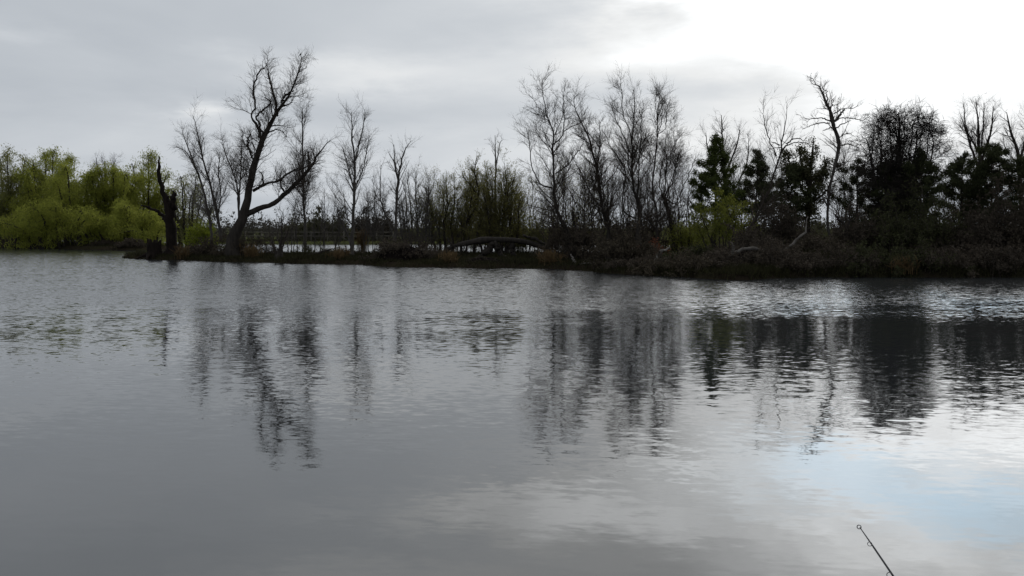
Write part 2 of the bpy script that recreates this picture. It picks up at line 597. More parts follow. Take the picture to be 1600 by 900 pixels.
# twig recipes: lists of spawn arguments for successive generations
SLENDER = [dict(n_per_m=1.7, t=(0.20, 1.0), ang=(25, 60), ratio=0.40, lim=(0.45, 2.7), up=0.22, trop=0.09, wig=0.10, K=6, rr=0.5, rlim=(0.008, 0.035), fall=0.86),
           dict(n_per_m=2.3, t=(0.12, 1.0), ang=(25, 60), ratio=0.62, lim=(0.5, 1.35), up=0.12, trop=0.07, wig=0.13, K=3, rr=0.6, rlim=(0.005, 0.011), fall=0.5),
           dict(n_per_m=3.4, t=(0.1, 1.0), ang=(22, 60), ratio=0.7, lim=(0.3, 0.75), up=0.08, trop=0.05, wig=0.15, K=2, rr=0.7, rlim=(0.0038, 0.006), fall=0.4)]
WILD = [dict(n_per_m=1.9, t=(0.15, 1.0), ang=(28, 70), ratio=0.40, lim=(0.45, 2.4), up=0.22, trop=0.07, wig=0.15, K=6, rr=0.5, rlim=(0.009, 0.04), fall=0.86),
        dict(n_per_m=2.6, t=(0.12, 1.0), ang=(25, 65), ratio=0.6, lim=(0.5, 1.3), up=0.12, trop=0.06, wig=0.16, K=3, rr=0.6, rlim=(0.005, 0.013), fall=0.5),
        dict(n_per_m=3.6, t=(0.1, 1.0), ang=(22, 60), ratio=0.7, lim=(0.3, 0.75), up=0.1, trop=0.04, wig=0.16, K=2, rr=0.7, rlim=(0.004, 0.0065), fall=0.4)]
BRUSH = [dict(n_per_m=2.3, t=(0.12, 1.0), ang=(22, 60), ratio=0.45, lim=(0.5, 1.9), up=0.2, trop=0.09, wig=0.13, K=5, rr=0.6, rlim=(0.006, 0.022), fall=0.65),
         dict(n_per_m=4.2, t=(0.1, 1.0), ang=(22, 60), ratio=0.6, lim=(0.35, 1.0), up=0.12, trop=0.06, wig=0.16, K=2, rr=0.65, rlim=(0.004, 0.008), fall=0.4)]


def scaled(recipe, dens=1.0, size=1.0, **over):
    out = []
    for g in recipe:
        g = dict(g)
        g['n_per_m'] *= dens
        g['lim'] = (g['lim'][0] * size, g['lim'][1] * size)
        g.update(over)
        out.append(g)
    return out


def build_tree(name, label, cat, Y, mains, recipe, bark='bark', twig='twig', leaf=None, depth=0.35, seed=0, group=None,
               gnarl=0.02, sides=8, limb_parts=True, base_px=None, trim=0.72):
    """mains: traced stems [(px,py,width_px),...] at ground distance Y; the first starts at the ground"""
    rng = np.random.default_rng(1000 + seed)
    px0 = base_px if base_px is not None else mains[0][0][0]
    bx = at(px0, 400, Y)[0]
    bz = gz(bx, Y) - 0.06
    origin = np.array([bx, Y, bz])
    root = empty(name, origin, label, cat, group)
    P, R = [], []
    done = []
    for i, line in enumerate(mains):
        pts = np.array([at(p[0], p[1], Y) for p in line])
        rad = np.array([max(p[2], 0.3) * 0.5 * Y / F for p in line])
        start_off = 0.0
        slope = rng.uniform(-depth, depth) if i else rng.uniform(-depth, depth) * 0.25
        if i and done:
            allp = np.concatenate(done)
            kk = np.argmin(((allp[:, [0, 2]] - pts[0][[0, 2]]) ** 2).sum(1))
            if np.linalg.norm(allp[kk][[0, 2]] - pts[0][[0, 2]]) < 0.5:
                start_off = allp[kk][1] - Y
        reach = np.r_[0, np.cumsum(np.linalg.norm(np.diff(pts, axis=0), axis=1))]
        off = start_off + slope * reach
        pts = np.array([at(p[0], p[1], Y + o) for p, o in zip(line, off)])
        if i == 0 or pts[0][2] < bz + 0.9:
            g = gz(pts[0][0], pts[0][1]) - 0.08
            if pts[0][2] > g + 0.05:                   # carry the stem down to the soil
                foot = np.array([pts[0][0] + (pts[0][0] - pts[1][0]) * 0.15, pts[0][1], g])
                pts = np.vstack([foot, pts])
                rad = np.r_[rad[0] * 1.35, rad]
            else:
                pts[0][2] = g
                rad[0] *= 1.3
        K = 22 if len(line) > 3 else 12
        if line[-1][2] < 1.6 and trim < 1 and len(pts) > 2:
            pts[-1] = pts[-2] + (pts[-1] - pts[-2]) * trim
        q, r = resample(pts, rad, K)
        q[1:] += rng.normal(size=(K - 1, 3)) * gnarl * np.array([1, 1, 0.5])
        r = r * (1 + rng.normal(size=K) * 0.07)
        done.append(q)
        P.append(q)
        R.append(np.maximum(r, 0.004))
    # parts
    tw = []
    same = {}
    for i, (q, r) in enumerate(zip(P, R)):
        v, f = tubes((q - origin)[None], r[None], sides if i == 0 else max(5, sides - 2))
        same.setdefault(0 if (i == 0 or not limb_parts) else i, []).append((v, f))
    for key, lst in same.items():
        v, f = join(lst)
        link_mesh('trunk' if key == 0 else 'limb', mesh_np('trunk' if key == 0 else 'limb', v, f, True), M[bark], root)
    gen = []
    for q, r in zip(P, R):
        gen.append((q[None], r[None]))
    prev = None
    alltw = []
    for gi, g in enumerate(recipe):
        if gi == 0:
            outs = [spawn(q, r, rng=rng, **g) for q, r in gen]
            C = np.concatenate([o[0] for o in outs])
            CR = np.concatenate([o[1] for o in outs])
        else:
            C, CR = spawn(prev[0], prev[1], rng=rng, **g)
            if gi == 1:                                  # a few shoots straight from the stems too
                o2 = [spawn(q, r, rng=rng, **dict(g, n_per_m=g['n_per_m'] * 0.35, t=(0.3, 1))) for q, r in gen]
                C = np.concatenate([C] + [o[0] for o in o2])
                CR = np.concatenate([CR] + [o[1] for o in o2])
        if len(C) == 0:
            break
        tw.append(tubes(C - origin, CR, 4 if gi == 0 else 3))
        prev = (C, CR)
        alltw.append(C)
    if tw:
        v, f = join(tw)
        link_mesh('crown', mesh_np('crown', v, f, True), M[twig], root)
    if leaf and prev is not None:
        matn, n_each, ln, wd, hang, spread = leaf
        lv = [leaves(prev[0], n_each, ln, wd, rng, hang, spread)]
        if len(alltw) > 1:
            lv.append(leaves(alltw[-2], n_each, ln, wd, rng, hang, spread))
        v, f = join(lv)
        link_mesh('foliage', mesh_np('foliage', v - origin, f), M[matn], root)
    return root


def stems_fan(px, py, n, top, spread, w, rng, lean=0.0, foot=0.30, jit=1.0):
    """n stems rising from about (px,py) to heights around top, fanned over spread pixels"""
    out = []
    for i in range(n):
        u = (i + 0.5) / n * 2 - 1 + rng.uniform(-0.2, 0.2)
        ty = py - (py - top) * (1 - 0.35 * u * u) * rng.uniform(0.72, 1.0)
        x1 = px + u * spread * 0.5 + lean
        out.append([(px + u * spread * foot + rng.uniform(-4, 4), py, w * rng.uniform(0.7, 1.0)),
                    (px + u * spread * (foot * 0.65 + 0.16) + rng.uniform(-2, 2), py - (py - ty) * 0.35, w * 0.7),
                    (px + u * spread * 0.36 + lean * 0.5 + rng.uniform(-0.10, 0.10) * spread * jit, py - (py - ty) * 0.7, w * 0.45),
                    (x1 + rng.uniform(-0.07, 0.07) * spread * jit, ty, 0.5)])
    return out


# ================================================================== THE ISLAND, from left to right
# --- the tall leaning tree (traced)
def c2(x, y, w):
    return (220 + x / 2.571, 70 + y / 2.571, w * 0.84 / 2.571)


def c1(x, y, w):
    return (340 + x / 5.295, 70 + y / 5.295, w / 5.295)


hero = [
    [c2(370, 790, 62), c2(388, 745, 50), c2(410, 690, 42), c2(432, 600, 34), c2(446, 520, 31), c2(460, 465, 29), c2(490, 385, 25),
     c2(525, 305, 18), c2(560, 255, 14), c2(600, 195, 9), c2(625, 130, 7), c2(640, 85, 5), c2(646, 62, 3), c2(641, 44, 2)],
    [c2(408, 690, 28), c2(470, 660, 25), c2(530, 640, 22), c2(580, 595, 20), c2(640, 545, 17), c2(682, 488, 13), c2(710, 445, 8), c2(735, 405, 5), c2(776, 375, 2)],
    [c2(450, 588, 14), c2(500, 560, 12), c2(555, 545, 11), c2(600, 512, 9), c2(640, 497, 8), c2(676, 490, 7)],
    [c2(678, 490, 11), c2(674, 455, 11), c2(673, 428, 8)],
    [c2(452, 462, 12), c2(438, 425, 10), c2(428, 395, 11), c2(432, 376, 8), c2(447, 352, 4)],
    [c1(345, 770, 30), c1(345, 700, 26), c1(305, 640, 20), c1(280, 605, 14), c1(280, 560, 14), c1(310, 540, 14), c1(315, 480, 14), c1(297, 440, 14),
     c1(305, 330, 13), c1(330, 260, 12), c1(355, 205, 11), c1(400, 190, 8)],
    [c1(370, 740, 22), c1(350, 660, 18), c1(325, 590, 15), c1(400, 520, 14), c1(440, 470, 12), c1(380, 420, 6)],
    [c1(490, 590, 22), c1(480, 480, 24), c1(455, 390, 18), c1(430, 300, 15), c1(420, 220, 9), c1(400, 180, 5), c1(445, 90, 3)],
    [c1(520, 520, 16), c1(545, 440, 18), c1(590, 400, 14), c1(650, 370, 7)],
    [c1(530, 510, 12), c1(610, 480, 8), c1(640, 430, 5), c1(735, 425, 3)],
    [c1(410, 735, 14), c1(480, 700, 9), c1(540, 725, 7), c1(590, 790, 4)],
    [c1(670, 225, 8), c1(740, 185, 4)],
    [c1(455, 600, 10), c1(445, 500, 9), c1(440, 470, 8)],
    [c2(490, 560, 9), c2(488, 525, 7), c2(470, 500, 4)],
    [c2(575, 590, 9), c2(563, 560, 8), c2(560, 515, 5)],
]
build_tree('leaning_tree', 'tallest tree on the island, dark leaning trunk with one long limb sweeping right', 'tree', 53.0, hero,
           [dict(n_per_m=3.9, t=(0.30, 1.0), ang=(30, 85), ratio=0.36, lim=(0.5, 1.6), up=0.25, trop=0.06, wig=0.18, K=6, rr=0.4, rlim=(0.010, 0.03), fall=0.88),
            dict(n_per_m=4.0, t=(0.12, 1.0), ang=(25, 65), ratio=0.65, lim=(0.5, 1.1), up=0.12, trop=0.06, wig=0.17, K=4, rr=0.6, rlim=(0.006, 0.014), fall=0.5),
            dict(n_per_m=3.8, t=(0.1, 1.0), ang=(22, 60), ratio=0.7, lim=(0.35, 0.7), up=0.15, trop=0.05, wig=0.18, K=2, rr=0.7, rlim=(0.004, 0.007), fall=0.4)],
           depth=0.30, seed=1, gnarl=0.03, sides=12)

build_tree('bare_tree', 'pale bare tree of several thin stems fanning left beside the tallest tree', 'tree', 55.0, [
    [c2(285, 790, 14), c2(285, 750, 13), c2(265, 640, 11), c2(240, 545, 9), c2(215, 480, 7), c2(190, 410, 5), c2(160, 335, 2)],
    [c2(322, 790, 18), c2(318, 740, 17), c2(300, 650, 14), c2(275, 545, 11), c2(255, 480, 9), c2(238, 400, 7), c2(222, 330, 4), c2(205, 265, 2)],
    [c2(395, 700, 10), c2(385, 560, 8), c2(345, 450, 6), c2(316, 345, 2)],
    [c2(393, 660, 9), c2(400, 540, 8), c2(404, 450, 6), c2(408, 330, 2)],
    [c2(310, 700, 8), c2(320, 600, 6), c2(312, 500, 5), c2(318, 400, 2)],
    [c2(240, 545, 5), c2(190, 440, 4), c2(130, 400, 2)],
], scaled(SLENDER, 1.5), bark='greybark', twig='greytwig', seed=2)

build_tree('bare_tree', 'single straight bare pole tree standing behind the long sweeping limb', 'tree', 58.0, [
    [c2(660, 785, 12), c2(658, 700, 11), c2(655, 600, 10), c2(651, 440, 8), c2(649, 320, 5), c2(648, 225, 1.5)]],
    scaled(SLENDER, 1.6, 1.0), bark='greybark', twig='greytwig', seed=3)

build_tree('broken_snag', 'broken dead trunk ending in a tall splintered spike by the leafy willows', 'dead tree', 55.0, [
    [(268, 392, 19), (268, 372, 16), (266, 345, 15), (262, 322, 14), (256, 305, 8.5), (251, 285, 6.5), (248, 262, 5), (248, 245, 1.6)],
    [(267, 334, 12), (270, 316, 9), (272, 305, 7), (274, 294, 1.2)], [(264, 325, 6), (263, 312, 4), (265, 303, 1)],
    [(262, 346, 7), (250, 334, 5), (238, 327, 4), (214, 318, 1.5)],
], [dict(n_per_m=0.5, t=(0.4, 1.0), ang=(30, 70), ratio=0.2, lim=(0.2, 0.8), up=0.1, trop=0.0, wig=0.2, K=5, rr=0.4, rlim=(0.01, 0.03))],
    bark='rotten', twig='twig', seed=4, gnarl=0.05, sides=10)


def stump(name, label, px, Y, w, h, seed, mat='rotten', jag=0.35):
    """ragged hollow stump, outline uneven"""
    rng = np.random.default_rng(seed)
    bx = at(px, 400, Y)[0]
    bz = min(gz(bx, Y), 0.1) - 0.3
    root = empty(name, (bx, Y, bz), label, 'stump')
    n, k = 20, 9
    ang = np.arange(n) / n * 2 * math.pi
    prof = 1 + 0.16 * np.sin(ang * 3 + 1) + 0.10 * np.sin(ang * 5) + rng.normal(size=n) * 0.05
    V = []
    hh = h * (1 - jag * rng.random(n))
    for j in range(k):
        f = j / (k - 1)
        rr = w / 2 * (1.35 - 0.45 * min(1, f * 2)) * prof
        V.append(np.stack([np.cos(ang) * rr, np.sin(ang) * rr, f * hh + 0.0], 1))
    for j in range(4):                                       # hollow inside
        f = 1 - j * 0.2
        rr = w / 2 * 0.62 * prof * (1 - 0.12 * j)
        V.append(np.stack([np.cos(ang) * rr, np.sin(ang) * rr, f * hh * 0.96], 1))
    V = np.concatenate(V) + rng.normal(size=(n * (k + 4), 3)) * 0.015
    i = np.arange(n)
    fq = []
    for j in range(k + 3):
        fq.append(np.stack([j * n + i, j * n + (i + 1) % n, (j + 1) * n + (i + 1) % n, (j + 1) * n + i], 1))
    fq = np.concatenate(fq)
    V = np.vstack([V, [0, 0, h * 0.3]])
    c = len(V) - 1
    ft = np.stack([(k + 3) * n + i, (k + 3) * n + (i + 1) % n, np.full(n, c)], 1)
    link_mesh('stump_body', mesh_np('stump_body', V, [fq, ft], True), M[mat], root)
    # roots running out from the foot
    for q in range(5):
        a = rng.uniform(0, 2 * math.pi)
        L = w * rng.uniform(0.8, 1.2)
        pts = np.array([[math.cos(a) * w * 0.4, math.sin(a) * w * 0.4, 0.55], [math.cos(a) * (w * 0.4 + L * 0.5), math.sin(a) * (w * .4 + L * .5), 0.35],
                        [math.cos(a + .2) * (w * 0.4 + L), math.sin(a + .2) * (w * 0.4 + L), 0.05]])
        qq, r = resample(pts, [w * 0.15, w * 0.10, w * 0.04], 7)
        v, f = tubes(qq[None], r[None], 6)
        link_mesh('root', mesh_np('root', v, f, True), M[mat], root)
    return root


stump('tree_stump', 'squat black stump at the left tip of the island', 240, 54.3, 0.82, 1.6, 11)

build_tree('sapling', 'small dark forked sapling growing at the water edge right of the tallest tree', 'sapling', 49.5, [
    [(436, 408, 14), (437, 396, 9), (439, 380, 4), (440, 355, 2.5), (439, 330, 1)],
    [(434, 406, 8), (430, 390, 3.5), (425, 375, 2.2), (418, 355, 1)],
    [(438, 400, 5), (442, 385, 3), (449, 362, 1.8), (455, 340, 0.7)]], scaled(BRUSH, 0.8), seed=5)

build_tree('bare_tree', 'slim bare tree with a straight stem and narrow fan of shoots, left of centre', 'tree', 54.0, [
    [(550, 392, 6), (551, 362, 5.2), (552, 335, 4.6), (554, 290, 4), (554, 252, 3.4), (550, 215, 2.4), (549, 160, 0.8)],
    [(555, 255, 2.6), (562, 222, 2.2), (568, 195, 1.6), (571, 162, 0.7)],
    [(553, 292, 2.4), (566, 268, 2.0), (574, 232, 1.4), (578, 205, 0.6)],
    [(548, 380, 3.5), (537, 354, 3.0), (528, 335, 2.4), (526, 318, 1)],
    [(552, 355, 2.6), (541, 335, 2.0), (534, 290, 1.0)],
    [(554, 300, 2.2), (541, 250, 1.8), (533, 222, 0.8)]], scaled(SLENDER, 1.4, 1.0), bark='greybark', twig='greytwig', seed=6)

build_tree('bare_tree', 'bare tree with two forked thin stems just right of the slim straight tree', 'tree', 55.5, [
    [(615, 395, 6), (619, 350, 4.5), (620, 312, 4.0), (622, 285, 3.4), (617, 255, 2.4), (614, 215, 0.8)],
    [(621, 290, 3.2), (627, 255, 2.6), (633, 235, 1.8), (646, 214, 0.7)],
    [(612, 360, 3.2), (600, 328, 2.6), (594, 305, 2.2), (596, 240, 0.8)]], scaled(SLENDER, 1.1, 0.8), bark='greybark', twig='greytwig', seed=7)

rs = np.random.default_rng(33)
build_tree('bare_shrub', 'thin bare thicket of upright grey shoots between the forked tree and the olive willow', 'shrub', 57.0,
           stems_fan(652, 390, 8, 250, 80, 3.2, rs), scaled(BRUSH, 1.15, 1.0), bark='greybark', twig='greytwig', seed=8, limb_parts=False,
           leaf=('bud', 0.5, 0.07, 0.035, 0, 0.02))
build_tree('budding_willow', 'olive budding willow bush above the left end of the arched log', 'shrub', 57.5,
           stems_fan(712, 388, 10, 248, 105, 4.0, rs, 6) + [[(715, 370, 5), (740, 330, 4), (747, 312, 3.2), (738, 292, 2.4), (716, 270, 1)],
                                                          [(741, 318, 3.6), (748, 298, 3), (742, 270, 2), (745, 238, 0.8)]],
           scaled(BRUSH, 1.5, 1.0), bark='bark', twig='olivetwig', seed=9, limb_parts=False, leaf=('bud', 2.2, 0.08, 0.04, 0, 0.03))
build_tree('budding_willow', 'dense olive budding willow bush above the middle of the arched log', 'shrub', 56.5,
           stems_fan(778, 388, 12, 232, 85, 4.0, rs), scaled(BRUSH, 1.5, 1.0), bark='bark', twig='olivetwig', seed=10, limb_parts=False,
           leaf=('bud', 2.6, 0.08, 0.04, 0, 0.03))
build_tree('bare_tree', 'tall thin whip of a tree rising out of the dense olive bush', 'tree', 59.0, [
    [(776, 390, 5), (774, 330, 4), (774, 290, 3.2), (775, 250, 2.4), (773, 196, 0.8)],
    [(775, 260, 1.8), (780, 230, 1.4), (786, 210, 0.6)]], scaled(SLENDER, 1.0, 0.6), bark='greybark', twig='greytwig', seed=12)


def c3(x, y, w):
    return (820 + x / 5.0, 220 + y / 5.0, w / 5.0)


def cA(x, y, w):
    return (800 + x / 5.625, 90 + y / 5.625, w / 5.625)


build_tree('bare_tree', 'tall dark bare tree with a curved trunk and rounded crown, left of the centre clump', 'tree', 47.0, [
    [c3(350, 880, 58), c3(340, 780, 46), c3(310, 650, 36), c3(265, 580, 28), c3(237, 480, 24), c3(226, 350, 20), c3(225, 200, 16), cA(358, 800, 17),
     cA(368, 690, 14), cA(345, 600, 12), cA(302, 490, 10), cA(272, 330, 7), cA(262, 120, 3)],
    [cA(360, 765, 12), cA(440, 690, 10), cA(457, 560, 9), cA(450, 400, 7), cA(460, 200, 2.5)],
    [cA(372, 680, 8), cA(410, 600, 8), cA(442, 520, 8), cA(447, 440, 6)],
    [cA(340, 590, 8), cA(290, 530, 7), cA(200, 490, 5), cA(60, 420, 2)],
    [cA(250, 500, 5), cA(235, 450, 5), cA(180, 360, 4), cA(90, 280, 2)],
    [c3(218, 372, 13), c3(120, 335, 10), c3(60, 220, 8), c3(45, 100, 7), cA(135, 680, 5), cA(110, 540, 2)],
    [c3(120, 335, 6), c3(60, 322, 5), c3(0, 345, 2)],
    [c3(236, 262, 11), c3(340, 180, 9), c3(440, 50, 7), c3(470, -20, 4)],
    [cA(452, 650, 7), cA(540, 600, 6), cA(610, 570, 5), cA(665, 500, 2)],
    [cA(370, 640, 6), cA(380, 500, 4), cA(360, 370, 2)]],
    scaled(WILD, 1.5, 0.9, up=0.22), seed=13, bark='bark', twig='twig', depth=0.4)

build_tree('bare_tree', 'dark bare tree leaning left, right beside the curved trunk', 'tree', 45.5, [
    [c3(655, 760, 34), c3(648, 680, 28), c3(610, 540, 26), c3(590, 400, 23), c3(560, 200, 20), c3(512, 50, 16), cA(680, 720, 15), cA(620, 590, 11), cA(552, 430, 9), cA(540, 290, 3)],
    [cA(690, 790, 12), cA(735, 890, 8), cA(772, 800, 8), cA(770, 620, 6), cA(775, 520, 2)],
    [cA(670, 750, 9), cA(590, 690, 8), cA(500, 640, 4)],
    [c3(630, 560, 10), c3(690, 510, 8), c3(750, 480, 4)],
    [c3(605, 520, 12), c3(560, 480, 10), c3(500, 380, 8), c3(470, 280, 6), c3(490, 230, 2)],
    [c3(575, 160, 8), c3(585, 60, 7), cA(660, 640, 5), cA(690, 540, 3)]],
    scaled(WILD, 1.5, 0.9, up=0.22), seed=14, depth=0.4)

build_tree('bare_tree', 'thin crooked stems with hanging twigs between the two dark leaning trunks', 'tree', 49.0, [
    [c3(420, 800, 22), c3(400, 700, 20), c3(375, 580, 20), c3(385, 550, 8)],
    [c3(470, 700, 10), c3(468, 540, 9), c3(470, 400, 8), c3(455, 280, 7), c3(400, 180, 6), c3(330, 50, 3)],
    [c3(530, 700, 8), c3(515, 520, 7), c3(540, 380, 5), c3(560, 300, 2)],
    [c3(520, 620, 8), c3(575, 550, 7), c3(600, 500, 4)],
    [c3(440, 720, 8), c3(400, 500, 6), c3(330, 350, 4), c3(300, 250, 2)]], scaled(BRUSH, 1.3, 1.2), seed=15, leaf=('bud', 0.25, 0.06, 0.03, 0, 0.02))


def c4(x, y, w):
    return (930 + x / 5.625, 100 + y / 5.625, w / 5.625)


def c5(x, y, w):
    return (940 + x / 5.0, 230 + y / 5.0, w / 5.0)


build_tree('bare_tree', 'tall many-stemmed bare tree with the highest crown of the centre clump', 'tree', 44.0, [
    [c5(280, 780, 60), c5(285, 690, 42), c5(292, 600, 34), c5(302, 480, 28), c5(268, 380, 24), c5(243, 240, 20), c4(325, 870, 17), c4(325, 680, 13), c4(345, 400, 10), c4(336, 160, 3)],
    [c4(318, 700, 10), c4(310, 610, 10), c4(247, 440, 8), c4(235, 260, 6), c4(213, 35, 2)],
    [c5(245, 260, 12), c4(290, 860, 11), c4(290, 740, 10), c4(215, 560, 7), c4(150, 400, 4), c4(110, 300, 2)],
    [c5(280, 400, 14), c5(290, 260, 12), c4(385, 850, 10), c4(400, 700, 9), c4(406, 520, 7), c4(410, 330, 2)],
    [c4(400, 720, 7), c4(450, 650, 6), c4(520, 600, 3)],
    [c5(270, 560, 12), c5(175, 500, 10), c5(165, 380, 9), c5(185, 200, 8), c5(130, 80, 7), c4(150, 760, 6), c4(100, 640, 5), c4(45, 550, 2)]],
    scaled(SLENDER, 1.75, 0.9), seed=16, depth=0.4)

build_tree('bare_tree', 'bare tree of straight parallel stems in the right half of the centre clump', 'tree', 45.0, [
    [c5(420, 800, 40), c5(432, 700, 26), c5(430, 600, 16), c5(428, 450, 14), c5(402, 400, 14), c5(405, 200, 12), c4(525, 880, 12), c4(545, 650, 10), c4(550, 400, 8), c4(576, 200, 2)],
    [c5(440, 660, 14), c5(365, 560, 9), c5(362, 420, 8), c5(350, 300, 5), c5(335, 200, 2)],
    [c4(540, 660, 7), c4(580, 520, 6), c4(640, 340, 2)],
    [c4(545, 500, 6), c4(530, 330, 5), c4(540, 230, 2)],
    [c4(545, 620, 7), c4(620, 560, 6), c4(625, 420, 4), c4(660, 300, 2)]],
    scaled(SLENDER, 1.75, 0.9), seed=17, depth=0.4)

build_tree('pollard_tree', 'short thick leaning pollard with a burst of thin upright shoots', 'tree', 46.5, [
    [c5(570, 740, 40), c5(552, 640, 34), c5(545, 600, 32), c5(520, 500, 30), c5(485, 395, 34), c5(470, 370, 20)],
    [c5(480, 390, 12), c5(500, 250, 10), c5(512, 60, 8), c4(630, 850, 7), c4(700, 700, 6), c4(770, 600, 2)],
    [c5(490, 390, 10), c5(560, 260, 8), c4(720, 860, 6), c4(780, 650, 2)],
    [c5(475, 380, 9), c5(450, 280, 8), c5(470, 150, 6), c4(620, 700, 5), c4(640, 500, 2)],
    [c5(500, 400, 9), c5(575, 440, 7), c5(640, 310, 6), c5(720, 120, 5), c4(880, 820, 3)],
    [c5(490, 380, 8), c5(530, 300, 7), c5(580, 120, 5), c4(690, 600, 3), c4(720, 420, 1)]],
    scaled(SLENDER, 1.8, 0.9), seed=18, depth=0.4)

# --- the belt of fine scrub behind the island trees
rs = np.random.default_rng(44)
BELT = [
    ('fine grey scrub behind the gap left of the forked sapling', 452, 60.5, 300, 70, 7, 'greytwig', None),
    ('fine grey scrub behind the sweeping limb tip', 512, 61.0, 285, 60, 7, 'greytwig', None),
    ('fine grey twiggy scrub just right of the slim straight tree', 588, 60.0, 262, 60, 7, 'greytwig', None),
    ('fine grey-olive scrub over the earth mound', 672, 61.5, 250, 70, 9, 'greytwig', 'bud'),
    ('olive twiggy scrub filling in left of the dense olive bush', 740, 61.0, 244, 70, 10, 'olivetwig', 'bud'),
    ('olive twiggy scrub right of the dense olive bush', 822, 60.0, 262, 60, 9, 'olivetwig', 'bud'),
    ('fine tall olive-brown scrub behind the curved trunk', 872, 55.0, 235, 70, 9, 'twig', 'bud'),
    ('fine tall brown scrub behind the left-leaning dark tree', 925, 54.0, 228, 70, 10, 'twig', 'bud'),
    ('fine tall brown scrub behind the highest crown of the centre clump', 985, 53.0, 225, 80, 11, 'twig', None),
    ('fine tall brown scrub behind the pollard', 1052, 53.0, 215, 80, 11, 'twig', None),
    ('fine grey scrub behind the gap between the two conifers', 1155, 56.0, 215, 70, 9, 'greytwig', None),
    ('fine grey scrub behind the leaning forked tree', 1205, 55.0, 200, 60, 8, 'greytwig', None),
    ('fine dark scrub behind the gnarled dead tree', 1325, 52.0, 205, 60, 9, 'twig', None),
    ('fine dark scrub in the sky gap right of the domed tree', 1478, 51.0, 240, 50, 8, 'twig', None),
]
for i, (lab, px, Y, top, wd, n, tg, lf) in enumerate(BELT):
    build_tree('bare_shrub', lab, 'shrub', Y, stems_fan(px, 384, n, top, wd, 1.8, rs, foot=0.35), scaled(BRUSH, 1.0, 1.0),
               bark='greybark' if tg == 'greytwig' else 'bark', twig=tg, seed=150 + i, limb_parts=False,
               leaf=(lf, 1.8, 0.07, 0.035, 0, 0.04) if lf else None)

# --- thin trees behind the right-hand conifers
build_tree('bare_tree', 'faint thin bare trees of fine twigs behind the left conifer', 'tree', 58.0, [
    [(1135, 380, 6), (1133, 300, 5), (1130, 240, 3.5), (1128, 200, 2), (1127, 172, 0.8)],
    [(1131, 280, 3), (1150, 230, 2.4), (1158, 190, 0.8)], [(1132, 300, 3), (1108, 240, 2.2), (1100, 195, 0.8)],
    [(1134, 320, 3), (1165, 260, 2.2), (1172, 200, 0.8)]], scaled(SLENDER, 1.3, 0.9), bark='greybark', twig='greytwig', seed=19)


def c6(x, y, w):
    return (1160 + x / 5.625, 100 + y / 5.625, w / 5.625)


def c7(x, y, w):
    return (1160 + x / 5.0, 230 + y / 5.0, w / 5.0)


build_tree('leaning_tree', 'thin dark tree leaning right from behind the green willow, its forked top bare', 'tree', 40.5, [
    [(1154, 386, 5.0), c7(10, 710, 21), c7(100, 550, 18), c7(180, 390, 16), c7(212, 310, 14), c7(252, 190, 14), c7(295, 40, 14), c6(342, 760, 17), c6(368, 560, 8), c6(382, 470, 6), c6(406, 290, 2)],
    [c6(300, 810, 10), c6(235, 660, 9), c6(195, 540, 7), c6(190, 470, 5), c6(172, 250, 2)],
    [c6(330, 715, 10), c6(290, 695, 9), c6(245, 680, 6)],
    [c6(345, 770, 16), c6(385, 715, 14), c6(430, 665, 11), c6(500, 655, 8), c6(560, 685, 4)],
    [c6(390, 720, 9), c6(460, 690, 8), c6(540, 690, 6), c6(600, 700, 4)],
    [c6(335, 735, 8), c6(260, 745, 6), c6(185, 790, 3)]],
    scaled(SLENDER, 1.1, 0.75), seed=20, depth=0.2)

